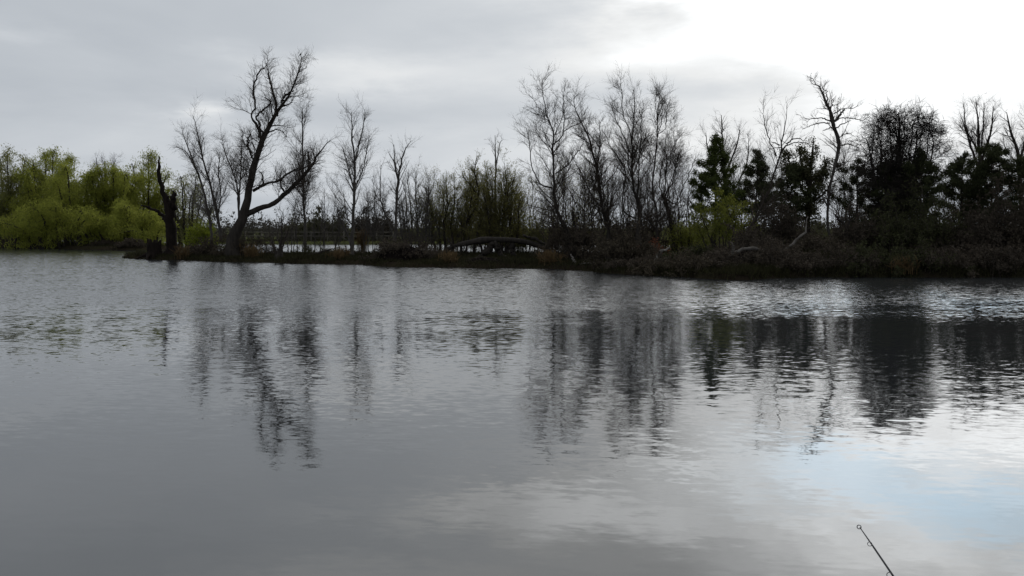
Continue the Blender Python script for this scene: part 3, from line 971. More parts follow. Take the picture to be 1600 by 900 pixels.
build_tree('gnarled_tree', 'gnarled dead tree with a crooked hooked top and a sawn-off stub', 'dead tree', 42.5, [
    [c7(690, 800, 22), c7(692, 740, 20), c7(668, 600, 19), c7(672, 430, 20), c7(690, 280, 22), c7(720, 150, 24), c7(745, 70, 26), c6(838, 800, 27), c6(852, 735, 29), c6(830, 640, 28), c6(802, 550, 30),
     c6(790, 490, 34), c6(772, 400, 25), c6(737, 340, 22), c6(712, 280, 18), c6(692, 220, 12), c6(652, 180, 9), c6(590, 174, 4)],
    [c6(815, 500, 22), c6(855, 450, 20), c6(890, 400, 16)],
    [c6(742, 340, 12), c6(737, 240, 8), c6(690, 195, 4)],
    [c6(800, 440, 10), c6(890, 390, 8), c6(970, 390, 6), c6(1035, 350, 3)],
    [c6(820, 490, 12), c6(870, 476, 9), c6(980, 480, 8), c6(1060, 495, 5), c6(1115, 462, 2)],
    [c6(815, 568, 10), c6(900, 520, 8), c6(985, 488, 4)],
    [c6(848, 645, 9), c6(930, 608, 6), c6(1000, 640, 3)],
    [c6(858, 715, 13), c6(940, 703, 10), c6(1035, 742, 5)],
    [c6(775, 505, 14), c6(700, 476, 10), c6(620, 480, 7), c6(540, 478, 5), c6(450, 420, 2)],
    [c6(770, 520, 11), c6(690, 517, 9), c6(600, 542, 6), c6(500, 590, 3)],
    [c6(790, 555, 9), c6(740, 575, 7), c6(685, 592, 4)],
    [c6(775, 395, 9), c6(800, 320, 7), c6(808, 290, 3)], [c6(790, 370, 6), c6(850, 345, 4), c6(860, 320, 2)],
    [c6(650, 180, 6), c6(620, 130, 5), c6(550, 105, 3)]],
    [dict(n_per_m=3.0, t=(0.25, 1.0), ang=(35, 85), ratio=0.35, lim=(0.35, 1.3), up=0.3, trop=0.08, wig=0.22, K=6, rr=0.4, rlim=(0.008, 0.028)),
     dict(n_per_m=4.0, t=(0.15, 1.0), ang=(25, 70), ratio=0.55, lim=(0.2, 0.8), up=0.3, trop=0.06, wig=0.2, K=5, rr=0.6, rlim=(0.005, 0.012)),
     dict(n_per_m=4.0, t=(0.1, 1.0), ang=(25, 65), ratio=0.6, lim=(0.12, 0.4), up=0.2, trop=0.05, wig=0.2, K=4, rr=0.7, rlim=(0.004, 0.007))],
    bark='greybark', twig='twig', seed=21, depth=0.35, gnarl=0.025, sides=10)


# --- evergreen builders
def conifer(name, label, px, Y, top, w_px, seed, mat='needle', base_frac=0.25, dens=1.0, irregular=0.35, cat='tree', lean=0.0, droop=0.0, cone=False):
    """straight stem, whorled branches carrying separate needle clumps with gaps between"""
    rng = np.random.default_rng(seed)
    b0 = at(px, 400, Y)
    bz = gz(b0[0], Y) - 0.06
    origin = np.array([b0[0], Y, bz])
    root = empty(name, origin, label, cat)
    H = at(px, top, Y)[2] - bz
    half = w_px * 0.5 * Y / F
    K = 16
    s = np.linspace(0, 1, K)
    q = np.stack([lean * s + np.cumsum(rng.normal(size=K)) * 0.02, np.cumsum(rng.normal(size=K)) * 0.02, s * H], 1)
    r = (0.10 * (1 - s) + 0.015) * H / 7
    v, f = tubes(q[None], r[None], 8)
    link_mesh('trunk', mesh_np('trunk', v, f, True), M['bark'], root)
    nb = int((58 if cone else 48) * dens)
    C = np.empty((nb, 6, 3))
    CR = np.empty((nb, 6))
    for i in range(nb):
        t = base_frac + (1 - base_frac) * (i + rng.random()) / nb
        p = np.array([np.interp(t, s, q[:, k]) for k in range(3)])
        a = i * 2.4 + rng.uniform(-0.5, 0.5)
        uu = (t - base_frac) / (1 - base_frac)
        prof = (1 - uu ** 1.3) ** 0.9 if cone else (0.45 + 0.9 * uu if uu < 0.5 else 0.9) * (1 - uu ** 4) * rng.uniform(0.5, 1.3)
        L = half * max(0.12, prof) * rng.uniform(1 - irregular, 1 + irregular * 0.6)
        d = np.array([math.cos(a), math.sin(a), rng.uniform(0.05, 0.5) - droop])
        d /= np.linalg.norm(d)
        for k in range(6):
            C[i, k] = p
            CR[i, k] = 0.018 * (1 - k / 6) + 0.004
            p = p + d * L / 5
            d = d + np.array([rng.normal() * 0.1, rng.normal() * 0.1, 0.05 + rng.normal() * 0.08])
            d /= np.linalg.norm(d)
    side, sr = spawn(C, CR, 4.5, (0.25, 1.0), (30, 65), 0.5, (0.2, 0.9), 0.15, 0.03, 0.12, 4, 0.6, (0.005, 0.010), rng)
    v, f = join([tubes(C, CR, 4), tubes(side, sr, 3)])
    link_mesh('branches', mesh_np('branches', v, f, True), M['twig'], root)
    n_side = max(1, len(side))
    lv = [leaves(side, 62 * dens, 0.13, 0.036, rng, -0.25, 0.06, 0.25, 34000), leaves(C, 80 * dens, 0.14, 0.036, rng, -0.3, 0.07, 0.4, 9000)]
    v, f = join(lv)
    link_mesh('foliage', mesh_np('foliage', v, f), M[mat], root)
    return root


conifer('conifer', 'green conifer with a pointed top standing over the bright green willow', 1117, 45.0, 216, 104, 51, 'needle_g', 0.32, 1.05, 0.5, cone=True)
conifer('conifer', 'smaller dark conifer right of the pointed green one', 1180, 46.0, 236, 82, 52, 'needle', 0.35, 0.9, 0.5, cone=True)
conifer('pine', 'dark young pine directly left of the gnarled dead tree foot', 1232, 43.0, 258, 90, 53, 'needle', 0.28, 0.85)
conifer('pine', 'patchy dark pine between the gnarled dead tree and the domed tree', 1335, 44.0, 252, 90, 54, 'needle', 0.22, 0.8)
conifer('pine', 'narrow dark pine under the left side of the domed tree', 1378, 41.5, 255, 80, 55, 'needle', 0.15, 1.0)
conifer('pine', 'dark pine under the right side of the domed tree', 1432, 41.0, 236, 84, 56, 'needle', 0.12, 1.15)
conifer('pine', 'ragged dark pine in the gap right of the domed tree', 1497, 42.0, 246, 92, 57, 'needle', 0.30, 0.85, 0.5)
conifer('pine', 'broad dark pine with the highest evergreen top near the right edge', 1548, 41.0, 228, 104, 58, 'needle', 0.28, 1.15, 0.4)
conifer('pine', 'dark pine cut off by the right edge of the picture', 1602, 40.0, 246, 96, 59, 'needle', 0.22, 1.0, 0.4)
conifer('pine', 'small low pine filling the foot of the gap before the broad pine', 1520, 44.0, 280, 92, 60, 'needle', 0.2, 0.7, 0.5)

# ivy-clad olive crown beside the gnarled tree
rs = np.random.default_rng(61)
build_tree('ivy_tree', 'olive ivy-smothered tree with a bushy drooping crown left of the gnarled dead tree', 'tree', 43.8,
           [[(1262, 392, 9), (1262, 345, 8), (1264, 300, 7), (1268, 255, 5), (1272, 206, 1.5)],
            [(1263, 310, 5), (1245, 280, 4), (1232, 250, 2), (1228, 232, 1)], [(1264, 300, 5), (1285, 270, 4), (1294, 240, 1.5)],
            [(1263, 290, 4), (1252, 255, 3), (1248, 225, 1)], [(1264, 320, 4), (1290, 300, 3), (1302, 285, 1)],
            [(1263, 330, 4), (1238, 310, 3), (1226, 290, 1)]],
           [dict(n_per_m=4.5, t=(0.25, 1.0), ang=(35, 80), ratio=0.35, lim=(0.3, 1.0), up=0.0, trop=-0.08, wig=0.2, K=6, rr=0.5, rlim=(0.008, 0.02)),
            dict(n_per_m=5.0, t=(0.15, 1.0), ang=(25, 70), ratio=0.5, lim=(0.2, 0.6), up=-0.2, trop=-0.08, wig=0.2, K=4, rr=0.6, rlim=(0.005, 0.009))],
           seed=62, limb_parts=False, leaf=('ivy', 24, 0.10, 0.055, 0.8, 0.10))

# domed dark tree
dome = [[(1400, 395, 12), (1402, 350, 10), (1404, 290, 7), (1406, 230, 4), (1404, 176, 1.2)]]
rs = np.random.default_rng(71)
for k in range(13):
    u = (k + 0.5) / 13 * 2 - 1 + rs.uniform(-0.06, 0.06)
    x1 = 1408 + u * 56
    y1 = 180 + 42 * abs(u) ** 2.2
    x0 = 1400 + u * 14
    dome.append([(x0, 392 - 50 * (k % 3) * 0.3, 5), (x0 + u * 12 + rs.uniform(-6, 6), 320, 3), (1404 + u * 48 + rs.uniform(-6, 6), 252, 2.2), (x1, y1, 1.0),
                 (x1 + (8 if u > 0 else -8) * abs(u), y1 + 16 * abs(u) + 2, 0.6)])
build_tree('domed_tree', 'very dark tree with a dense domed crown of fine arching twigs', 'tree', 42.0, dome,
           [dict(n_per_m=4.6, t=(0.15, 1.0), ang=(30, 85), ratio=0.25, lim=(0.5, 1.5), up=0.15, trop=-0.04, wig=0.17, K=5, rr=0.5, rlim=(0.006, 0.016), fall=0.6),
            dict(n_per_m=5.2, t=(0.1, 1.0), ang=(25, 70), ratio=0.6, lim=(0.4, 1.0), up=0.1, trop=-0.08, wig=0.16, K=3, rr=0.6, rlim=(0.006, 0.010), fall=0.5),
            dict(n_per_m=6.5, t=(0.1, 1.0), ang=(25, 70), ratio=0.7, lim=(0.3, 0.7), up=-0.05, trop=-0.10, wig=0.18, K=2, rr=0.9, rlim=(0.0095, 0.012), fall=0.4, maxn=17000)],
           seed=72, depth=0.35, limb_parts=False, twig='bark', trim=1.0)

build_tree('bare_tree', 'bare upright tree with a fan-shaped crown behind the pines near the right edge', 'tree', 52.0, [
    [(1532, 390, 8), (1531, 320, 6), (1530, 250, 5), (1528, 200, 3.5), (1523, 142, 0.8)],
    [(1531, 270, 4), (1515, 222, 3), (1495, 165, 0.8)], [(1531, 262, 4), (1547, 210, 3), (1553, 150, 0.8)],
    [(1531, 255, 3), (1536, 200, 2), (1538, 145, 0.8)], [(1530, 240, 3), (1510, 200, 2), (1505, 150, 0.8)]],
    scaled(SLENDER, 1.4, 0.9), seed=73, twig='twig')
build_tree('bare_tree', 'bare tree rising behind the pines at the very right edge', 'tree', 50.0, [
    [(1596, 390, 9), (1595, 300, 7), (1590, 240, 5), (1578, 200, 3), (1572, 165, 0.8)],
    [(1592, 255, 4), (1604, 210, 3), (1600, 160, 0.8)], [(1593, 270, 4), (1618, 220, 3), (1630, 150, 0.8)]],
    scaled(SLENDER, 1.4, 0.9), seed=74)
build_tree('sapling', 'low black forked sapling in the clearing right of the gnarled tree', 'sapling', 39.5, [
    [(1324, 400, 7), (1324, 375, 6), (1321, 354, 5), (1310, 342, 4), (1304, 335, 2)],
    [(1322, 356, 4), (1328, 345, 3), (1327, 325, 1.5), (1331, 300, 0.8)]], scaled(BRUSH, 0.9), seed=75)

# bright green weeping willow shrub under the conifer
rs = np.random.default_rng(81)
build_tree('green_willow', 'bright green hanging willow shrub at the foot of the pointed conifer', 'shrub', 42.0,
           stems_fan(1130, 395, 12, 292, 112, 3.0, rs, foot=0.22),
           [dict(n_per_m=3.6, t=(0.3, 1.0), ang=(25, 70), ratio=0.35, lim=(0.4, 1.1), up=0.1, trop=-0.15, wig=0.12, K=6, rr=0.5, rlim=(0.005, 0.012)),
            dict(n_per_m=4.5, t=(0.1, 1.0), ang=(20, 60), ratio=0.6, lim=(0.3, 0.9), up=-0.2, trop=-0.25, wig=0.1, K=5, rr=0.6, rlim=(0.004, 0.007))],
           twig='olivetwig', seed=82, limb_parts=False, leaf=('green2', 9.0, 0.12, 0.04, 1.2, 0.06))
build_tree('budding_willow', 'low olive green bush between the pollard and the green willow', 'shrub', 46.0,
           stems_fan(1072, 398, 8, 340, 60, 2.6, rs), scaled(BRUSH, 1.5, 0.7), twig='olivetwig', seed=83, limb_parts=False,
           leaf=('green2', 4.0, 0.10, 0.04, 0.5, 0.05))

# ================================================================== UNDERGROWTH
def bramble(name, label, px, Y, w, h, seed, mat='bramble', n=70, leafn=14, twig='twig', dep=None, base_off=0.0, lsize=0.09):
    """arching canes over an uneven low mound, w x h metres"""
    rng = np.random.default_rng(seed)
    b0 = at(px, 400, Y)
    bz = gz(b0[0], Y) - 0.05
    origin = np.array([b0[0], Y, bz])
    root = empty(name, origin, label, 'bush')
    dep = dep or min(w * 0.45, 1.6)
    C = np.empty((n, 6, 3))
    for i in range(n):
        x, y = rng.uniform(-0.5, 0.5) * w, rng.uniform(-0.5, 0.5) * dep
        hh = h * (0.45 + 0.5 * rng.random() ** 1.3) * (1 - 0.55 * abs(2 * x / w) ** 2.5) * (1 + 0.25 * math.sin(x * 2.3 + seed) + 0.15 * math.sin(x * 5.1 + 2 * seed))
        if rng.random() < 0.07:
            hh *= 1.5
        a = rng.uniform(0, 2 * math.pi)
        L = rng.uniform(0.3, 0.9) * min(1.2, h)
        g = gz(b0[0] + x, Y + y) - bz - 0.05
        for k in range(6):
            u = k / 5
            C[i, k] = (x + math.cos(a) * L * u ** 1.4, y + math.sin(a) * L * u ** 1.4, g + hh * (1 - (1 - u / 0.75) ** 2) if u < 0.75 else g + hh * (1 - 1.4 * (u - 0.75)))
    C += rng.normal(size=C.shape) * 0.02
    C[:, 0, 2] = np.minimum(C[:, 0, 2], C[:, 1, 2])
    CR = np.full((n, 6), 0.009) * np.linspace(1.2, 0.4, 6)
    side, sr = spawn(C, CR, 1.9, (0.15, 1.0), (30, 80), 0.45, (0.25, 0.8), 0.05, -0.02, 0.2, 3, 0.7, (0.004, 0.007), rng)
    v, f = join([tubes(C, CR, 3), tubes(side, sr, 3)])
    link_mesh('canes', mesh_np('canes', v, f, True), M[twig], root)
    if leafn:
        v, f = join([leaves(C, leafn * 2.2, lsize, lsize * 0.65, rng, 0.2, 0.06, 0.05, 14000), leaves(side, leafn * 0.6, lsize, lsize * 0.65, rng, 0.2, 0.05, 0.05, 14000)])
        link_mesh('foliage', mesh_np('foliage', v, f), M[mat], root)
    return root


B = [  # label, px, Y, w, h, seed, material, canes, leaves, twig
    ('grey twiggy scrub between the black stump and the broken snag', 285, 55.5, 2.6, 0.9, 'bramble', 60, 3, 'greytwig'),
    ('dark bramble heap under the thin fanning stems', 332, 54.2, 2.6, 1.15, 'bramble', 70, 14, 'twig'),
    ('black bramble heap around the foot of the tallest tree', 372, 53.4, 2.6, 1.25, 'bramble', 80, 16, 'twig'),
    ('sparse dark scrub on the bank right of the tallest tree', 412, 55.0, 1.5, 1.3, 'bramble', 45, 6, 'twig'),
    ('low dark scrub along the bank below the straight pole tree', 492, 56.5, 3.6, 0.55, 'bramble', 60, 7, 'twig'),
    ('low dark scrub around the slim straight tree foot', 545, 56.0, 2.6, 0.55, 'bramble', 50, 8, 'twig'),
    ('dark twiggy scrub behind the earth mound', 640, 54.5, 3.0, 1.5, 'bramble', 75, 9, 'twig'),
    ('dark low scrub between the earth mound and the arched log', 690, 51.0, 1.6, 0.6, 'bramble', 45, 10, 'twig'),
    ('tall olive thicket behind the arched log', 750, 61.5, 6.0, 3.4, 'olive', 150, 13, 'olivetwig'),
    ('olive thicket behind the right end of the arched log', 838, 59.0, 4.2, 2.3, 'olive', 110, 11, 'olivetwig'),
    ('black bramble thicket around the curved trunk foot', 885, 47.6, 2.6, 1.6, 'bramble', 90, 15, 'twig'),
    ('black bramble thicket between the two leaning trunks', 928, 46.5, 2.8, 2.2, 'bramble', 100, 16, 'twig'),
    ('black bramble thicket at the water edge below the centre clump', 975, 39.2, 2.8, 1.7, 'bramble', 100, 16, 'twig'),
    ('black bramble thicket behind the short pale log', 990, 46.2, 3.2, 2.3, 'bramble', 90, 14, 'twig'),
    ('black bramble heap right of the short pale log', 1072, 39.5, 3.0, 0.95, 'bramble', 80, 16, 'twig'),
    ('black bramble heap beneath the arched pale trunk', 1160, 37.6, 3.0, 1.1, 'bramble', 100, 17, 'twig'),
    ('dark thicket behind the leaning pale pole', 1222, 41.0, 3.0, 1.9, 'bramble', 110, 14, 'twig'),
    ('dark thicket at the foot of the gnarled dead tree', 1290, 39.0, 3.2, 1.2, 'bramble', 100, 13, 'twig'),
    ('black thicket left of the domed tree foot', 1360, 39.5, 3.0, 2.0, 'bramble', 130, 17, 'twig'),
    ('black thicket in front of the domed tree', 1425, 38.5, 3.2, 2.1, 'bramble', 140, 18, 'twig'),
    ('black thicket below the gap right of the domed tree', 1490, 38.8, 3.2, 2.15, 'bramble', 140, 18, 'twig'),
    ('black thicket below the broad pine', 1550, 38.2, 3.2, 2.2, 'bramble', 140, 18, 'twig'),
    ('black thicket at the right edge of the picture', 1615, 38.0, 3.2, 2.2, 'bramble', 130, 18, 'twig'),
    ('low black brambles overhanging the water in front of the gnarled tree', 1255, 35.4, 3.4, 0.8, 'bramble', 90, 15, 'twig'),
    ('low black brambles overhanging the water in front of the domed tree', 1380, 35.2, 3.8, 0.95, 'bramble', 100, 16, 'twig'),
    ('low black brambles overhanging the water below the broad pine', 1500, 35.1, 3.8, 0.95, 'bramble', 100, 16, 'twig'),
    ('low black brambles overhanging the water left of the gnarled tree', 1195, 35.0, 3.2, 0.7, 'bramble', 90, 15, 'twig'),
    ('low black brambles at the waterline beside the arched grey trunk', 1060, 35.8, 3.4, 0.6, 'bramble', 90, 15, 'twig'),
    ('low black brambles at the waterline between gnarled and domed trees', 1318, 35.3, 3.4, 0.8, 'bramble', 90, 15, 'twig'),
    ('low black brambles at the waterline below the ragged pine', 1442, 35.1, 3.4, 0.85, 'bramble', 90, 15, 'twig'),
    ('low black brambles overhanging the water at the right edge', 1600, 35.1, 3.4, 0.95, 'bramble', 90, 16, 'twig'),
]
for i, (lab, px, Y, w, h, mt, n, ln, tg) in enumerate(B):
    if mt == 'bramble':
        mt = ('bramble', 'bramble', 'bramble_brown', 'bramble', 'bramble_green')[i % 5]
    bramble('bramble_bush', lab, px, Y, w, h * (1.0, 1.15, 0.85)[i % 3], 300 + i, mt, n, ln * 0.8, tg)
for i, (lab, px, Y, w, h, mt) in enumerate((
        ('black brambles sprawling over the domed earth mound', 628, 46.4, 3.2, 1.15, 'bramble'),
        ('brown brambles hanging to the water left of the arching grey trunk', 1105, 34.9, 2.8, 0.6, 'bramble_brown'),
        ('brown brambles hanging to the water under the arching grey trunk', 1165, 34.9, 2.8, 1.0, 'bramble'),
        ('brown brambles hanging to the water below the centre clump', 1000, 37.6, 2.8, 0.6, 'bramble'))):
    bramble('bramble_bush', lab, px, Y, w, h, 380 + i, mt, 90, 13, 'twig')
# small coloured clumps
bramble('green_bush', 'small bright yellow-green bush between the broken snag and the tallest tree', 318, 60.0, 1.3, 2.1, 341, 'fresh', 60, 26, 'olivetwig', lsize=0.08)
bramble('bracken', 'rust-brown dead bracken clump between the stems of the centre clump', 1014, 43.2, 0.55, 1.35, 342, 'deadleaf', 22, 16, 'twig', lsize=0.09)
bramble('olive_hedge_bush', 'olive green low bush behind the short pale log', 1080, 52.0, 4.6, 1.7, 343, 'willow2', 90, 9, 'olivetwig')

# reeds: brown upright clump
def reeds(label, px, Y, w, h, n, seed):
    rng = np.random.default_rng(seed)
    b0 = at(px, 400, Y)
    bz = max(gz(b0[0], Y), -0.3) - 0.05
    root = empty('reed_clump', (b0[0], Y, bz), label, 'reeds')
    C = np.empty((n, 4, 3))
    x, y = rng.normal(size=n) * w * 0.25, rng.normal(size=n) * w * 0.25
    hh = h * rng.uniform(0.7, 1.05, n)
    lx, ly = rng.normal(size=n) * 0.08, rng.normal(size=n) * 0.08
    for k in range(4):
        u = k / 3
        C[:, k] = np.stack([x + lx * u * u * hh, y + ly * u * u * hh, u * hh], 1)
    v, f = tubes(C, np.full((n, 4), 0.012) * np.linspace(1, 0.35, 4), 3)
    put_label(link_mesh('stalks', mesh_np('stalks', v, f), M['reed'], root), kind='stuff')
    v, f = leaves(C, 6, 0.35, 0.025, rng, -1.5, 0.01, 0.3)
    put_label(link_mesh('blades', mesh_np('blades', v, f), M['reed'], root), kind='stuff')


reeds('upright brown dead reeds on the far side of the island beside the slim straight tree', 567, 61.0, 0.8, 1.7, 90, 351)

for i, (lab, px, Y, w, h, n) in enumerate((
        ('brown reed tuft in the water at the foot of the broken snag', 285, 53.0, 0.9, 0.75, 45),
        ('brown reed tuft at the water edge below the tallest tree', 392, 50.6, 1.0, 0.8, 55),
        ('brown reed tuft at the water edge left of the domed earth mound', 530, 48.2, 1.1, 0.6, 50),
        ('brown reed tuft at the water edge between the two earth mounds', 700, 44.2, 0.9, 0.55, 45),
        ('brown reed tuft at the water edge below the curved trunk', 860, 42.2, 1.2, 0.6, 60),
        ('brown reed tuft at the water edge in front of the domed tree', 1410, 34.6, 1.0, 0.55, 50))):
    reeds(lab, px, Y, w, h, n, 352 + i)


# mound of earth and roots at the water edge
def mound(name, label, px, Y, w, d, h, seed):
    rng = np.random.default_rng(seed)
    b0 = at(px, 400, Y)
    root = empty(name, (b0[0], Y, 0), label, 'mound')
    n, k = 36, 10
    V = []
    for j in range(k):
        f = j / (k - 1)
        for i in range(n):
            a = i / n * 2 * math.pi
            lump = 1 + 0.13 * math.sin(3 * a + 1.2) + 0.08 * math.sin(7 * a + 4 * f) + rng.normal() * 0.03
            rr = math.cos(f * math.pi / 2) ** 0.8
            V.append((math.cos(a) * rr * w / 2 * lump, math.sin(a) * rr * d / 2 * lump, -0.25 + (h + 0.25) * math.sin(f * math.pi / 2) * (1 + 0.06 * math.sin(5 * a)) + rng.normal() * 0.02))
    i = np.arange(n)
    fq = np.concatenate([np.stack([j * n + i, j * n + (i + 1) % n, (j + 1) * n + (i + 1) % n, (j + 1) * n + i], 1) for j in range(k - 1)])
    link_mesh('earth_body', mesh_np('earth_body', V, fq, True), M['wetsoil'], root)
    V = np.array(V)
    pick = rng.choice(len(V), 160)
    C = np.empty((160, 5, 3))
    D = unit(V[pick] * np.array([0.6, 0.6, 1.2]) + rng.normal(size=(160, 3)) * 0.5)
    for q in range(5):
        C[:, q] = V[pick] + D * q * 0.09 + np.array([0, 0, -0.012]) * q * q
    v, f = tubes(C, np.full((160, 5), 0.010) * np.linspace(1, 0.4, 5), 3)
    put_label(link_mesh('root_tangle', mesh_np('root_tangle', v, f), M['twig'], root), kind='stuff')


mound('earth_mound', 'low black domed mound of earth and roots at the water edge', 625, 46.2, 3.2, 1.7, 0.98, 361)
mound('earth_mound', 'black earth mound at the waterline under the arching grey trunk', 1165, 35.6, 3.0, 1.8, 1.0, 363)
mound('earth_mound', 'flat black root heap at the water under the forked prop of the arched log', 755, 44.2, 2.6, 1.4, 0.42, 362)


# ================================================================== FALLEN WOOD
def log(name, label, Y, lines_px, seed, mat='pale', yend=None, cat='log', twigs=0.0):
    rng = np.random.default_rng(seed)
    first = at(lines_px[0][0][0], lines_px[0][0][1], Y)
    root = empty(name, first, label, cat)
    for i, ln in enumerate(lines_px):
        ye = Y if yend is None else yend
        pts = np.array([at(p[0], p[1], Y + (ye - Y) * (k / (len(ln) - 1))) for k, p in enumerate(ln)])
        rad = [p[2] * 0.5 * Y / F for p in ln]
        for e in (0, -1):                                   # ends that come near the soil run into it
            g = gz(pts[e][0], pts[e][1])
            if pts[e][2] < max(g, 0) + 0.45:
                pts[e][2] = max(g, -0.1) - 0.08
        q, r = resample(pts, rad, 20)
        q += rng.normal(size=q.shape) * 0.025
        r = r * (1 + rng.normal(size=20) * 0.16)
        v, f = tubes((q - first)[None], r[None], 9)
        n = 9
        caps = [np.arange(n)[::-1], np.arange(n) + 19 * n]
        cv = np.vstack([v, v[:n].mean(0), v[-n:].mean(0)])
        tri = np.concatenate([np.stack([np.roll(np.arange(n), -1), np.arange(n), np.full(n, len(v))], 1),
                              np.stack([19 * n + np.arange(n), 19 * n + np.roll(np.arange(n), -1), np.full(n, len(v) + 1)], 1)])
        link_mesh('trunk' if i == 0 else 'limb', mesh_np('log', cv, [f, tri], True), M[mat], root)
        if twigs and i == 0:
            C, CR = spawn(q[None], r[None], twigs, (0.1, 0.95), (40, 90), 0.12, (0.25, 0.9), 0.3, 0.05, 0.2, 5, 0.35, (0.006, 0.02), rng)
            C2, CR2 = spawn(C, CR, 2.5, (0.2, 1.0), (25, 70), 0.6, (0.2, 0.6), 0.1, 0.0, 0.2, 3, 0.6, (0.004, 0.008), rng)
            v, f = join([tubes(C - first, CR, 4), tubes(C2 - first, CR2, 3)])
            put_label(link_mesh('branches', mesh_np('branches', v, f), M['twig'], root), kind='stuff')
    return root


log('fallen_tree', 'long dark fallen trunk arched low over the bank on forked props', 51.0, [
    [(684, 400, 7), (700, 389, 7), (722, 381, 8), (760, 375, 9), (800, 375, 9), (836, 382, 9), (858, 392, 8), (872, 402, 7)],
    [(748, 409, 8), (757, 396, 10), (768, 384, 11), (772, 377, 8)],
    [(790, 408, 9), (782, 398, 8), (776, 385, 9), (774, 378, 7)],
    [(802, 408, 8), (801, 394, 8), (800, 378, 7)],
    [(818, 368, 4), (836, 374, 5), (858, 384, 4)], [(700, 400, 3), (706, 386, 3), (698, 372, 2)]], 401, 'bark', twigs=2.2)
log('pale_log', 'short pale weathered log propped up at the right of the centre clump', 37.6,
    [[(1019, 412, 4), (1027, 402, 4.5), (1034, 393, 4.5), (1042, 390, 3.5), (1048, 389, 2)]], 402)
log('arched_trunk', 'long thin grey trunk rising from the water and arching over to the right', 34.9,
    [[(1092, 434, 6), (1122, 419, 5.5), (1137, 402, 5), (1152, 392, 5), (1170, 388, 5), (1190, 392, 5), (1204, 402, 5), (1212, 425, 4)],
     [(1142, 398, 4), (1146, 386, 3), (1143, 379, 2)]], 403, 'drift', twigs=1.2)
log('leaning_pole', 'straight grey dead branch leaning up to the right below the ivy-smothered tree', 36.6,
    [[(1206, 412, 5), (1225, 392, 4.5), (1245, 374, 4), (1258, 360, 3), (1262, 338, 1.6)]], 404, 'drift')
log('leaning_pole', 'short black broken branch leaning left beside the grey leaning branch', 39.5,
    [[(1222, 402, 4), (1213, 385, 4), (1202, 371, 3)]], 405, 'bark')
log('driftwood_stick', 'small pale upright stick on the bank below the curved trunk', 42.2, [[(900, 414, 3), (896, 405, 3), (892, 398, 2)]], 406)
log('driftwood_log', 'thin pale log lying along the bank below the curved trunk', 41.4, [[(898, 413, 2.4), (918, 411, 2.6), (945, 410, 2)]], 407)
log('fallen_branch', 'bare fallen branch along the bank behind the forked sapling', 54.0,
    [[(470, 404, 3), (490, 397, 3), (512, 391, 2.5), (530, 387, 1.5)], [(492, 396, 2), (505, 398, 1.5), (520, 394, 1)]], 408, 'bark')

# ================================================================== LEFT BANK: willows in fresh leaf
def willow(name, label, px, Y, top, w_px, seed, leafmat='willow', leafn=2.2, stems=7, base=388, dens=1.0, hang=-0.2, foot=0.16):
    rng = np.random.default_rng(seed)
    ml = stems_fan(px, base, int(stems * 1.5), top, w_px, 4.5, rng, foot=foot, jit=0.3)
    for ln in ml:                                              # tops arch over
        x3, y3, _ = ln[-1]
        s = 1 if x3 > px else -1
        ln[-1] = (x3, y3, 1.2)
        ln.append((x3 + s * w_px * 0.07, y3 + 10, 0.6))
    return build_tree(name, label, 'willow', Y, ml,
                      [dict(n_per_m=1.7 * dens, t=(0.15, 1.0), ang=(30, 80), ratio=0.32, lim=(0.8, 3.0), up=0.1, trop=-0.06, wig=0.14, K=7, rr=0.5, rlim=(0.012, 0.035)),
                       dict(n_per_m=2.4 * dens, t=(0.1, 1.0), ang=(25, 75), ratio=0.6, lim=(0.6, 1.8), up=hang, trop=hang, wig=0.12, K=4, rr=0.6, rlim=(0.007, 0.012))],
                      twig='olivetwig', seed=seed, limb_parts=False, depth=0.45, leaf=(leafmat, leafn * 4.6, 0.27, 0.06, 1.5, 0.18), base_px=px)


willow('willow_tree', 'greyish willow only just in leaf at the left edge of the picture', 18, 93.0, 234, 124, 501, 'willow2', 2.6, 9)
willow('willow_tree', 'tall olive willow with feathery top second from the left edge', 75, 90.0, 232, 112, 502, 'willow', 3.4, 9)
willow('willow_tree', 'green weeping willow with low boughs in the middle of the left bank', 118, 86.0, 250, 90, 503, 'willow', 3.6, 8)
willow('willow_tree', 'bright green rounded willow left of the broken snag', 175, 88.0, 243, 90, 504, 'willow', 3.4, 9)
willow('willow_tree', 'yellow-green willow directly behind the broken snag', 228, 92.0, 243, 90, 505, 'willow', 2.6, 9)
willow('willow_shrub', 'low green willow boughs hanging to the water on the left bank', 98, 81.0, 322, 190, 506, 'willow', 3.2, 13, 389, foot=0.38)
willow('willow_shrub', 'low olive willow bush between the bright green willow and the snag', 205, 83.0, 318, 100, 507, 'willow', 3.0, 9, 388, foot=0.3)
willow('willow_tree', 'thin greenish willow behind the pale fanning stems', 292, 92.0, 268, 70, 508, 'willow2', 0.9, 7)
build_tree('bare_tree', 'small bare grey crown peeping above the willows on the left bank', 'tree', 105.0, [
    [(165, 380, 4), (165, 320, 3.4), (165, 280, 2.6), (163, 240, 0.8)], [(165, 290, 2), (152, 258, 1.4), (150, 242, 0.6)], [(165, 290, 2), (178, 258, 1.4), (182, 244, 0.6)]],
    scaled(SLENDER, 1.6, 1.2), bark='greybark', twig='greytwig', seed=509)
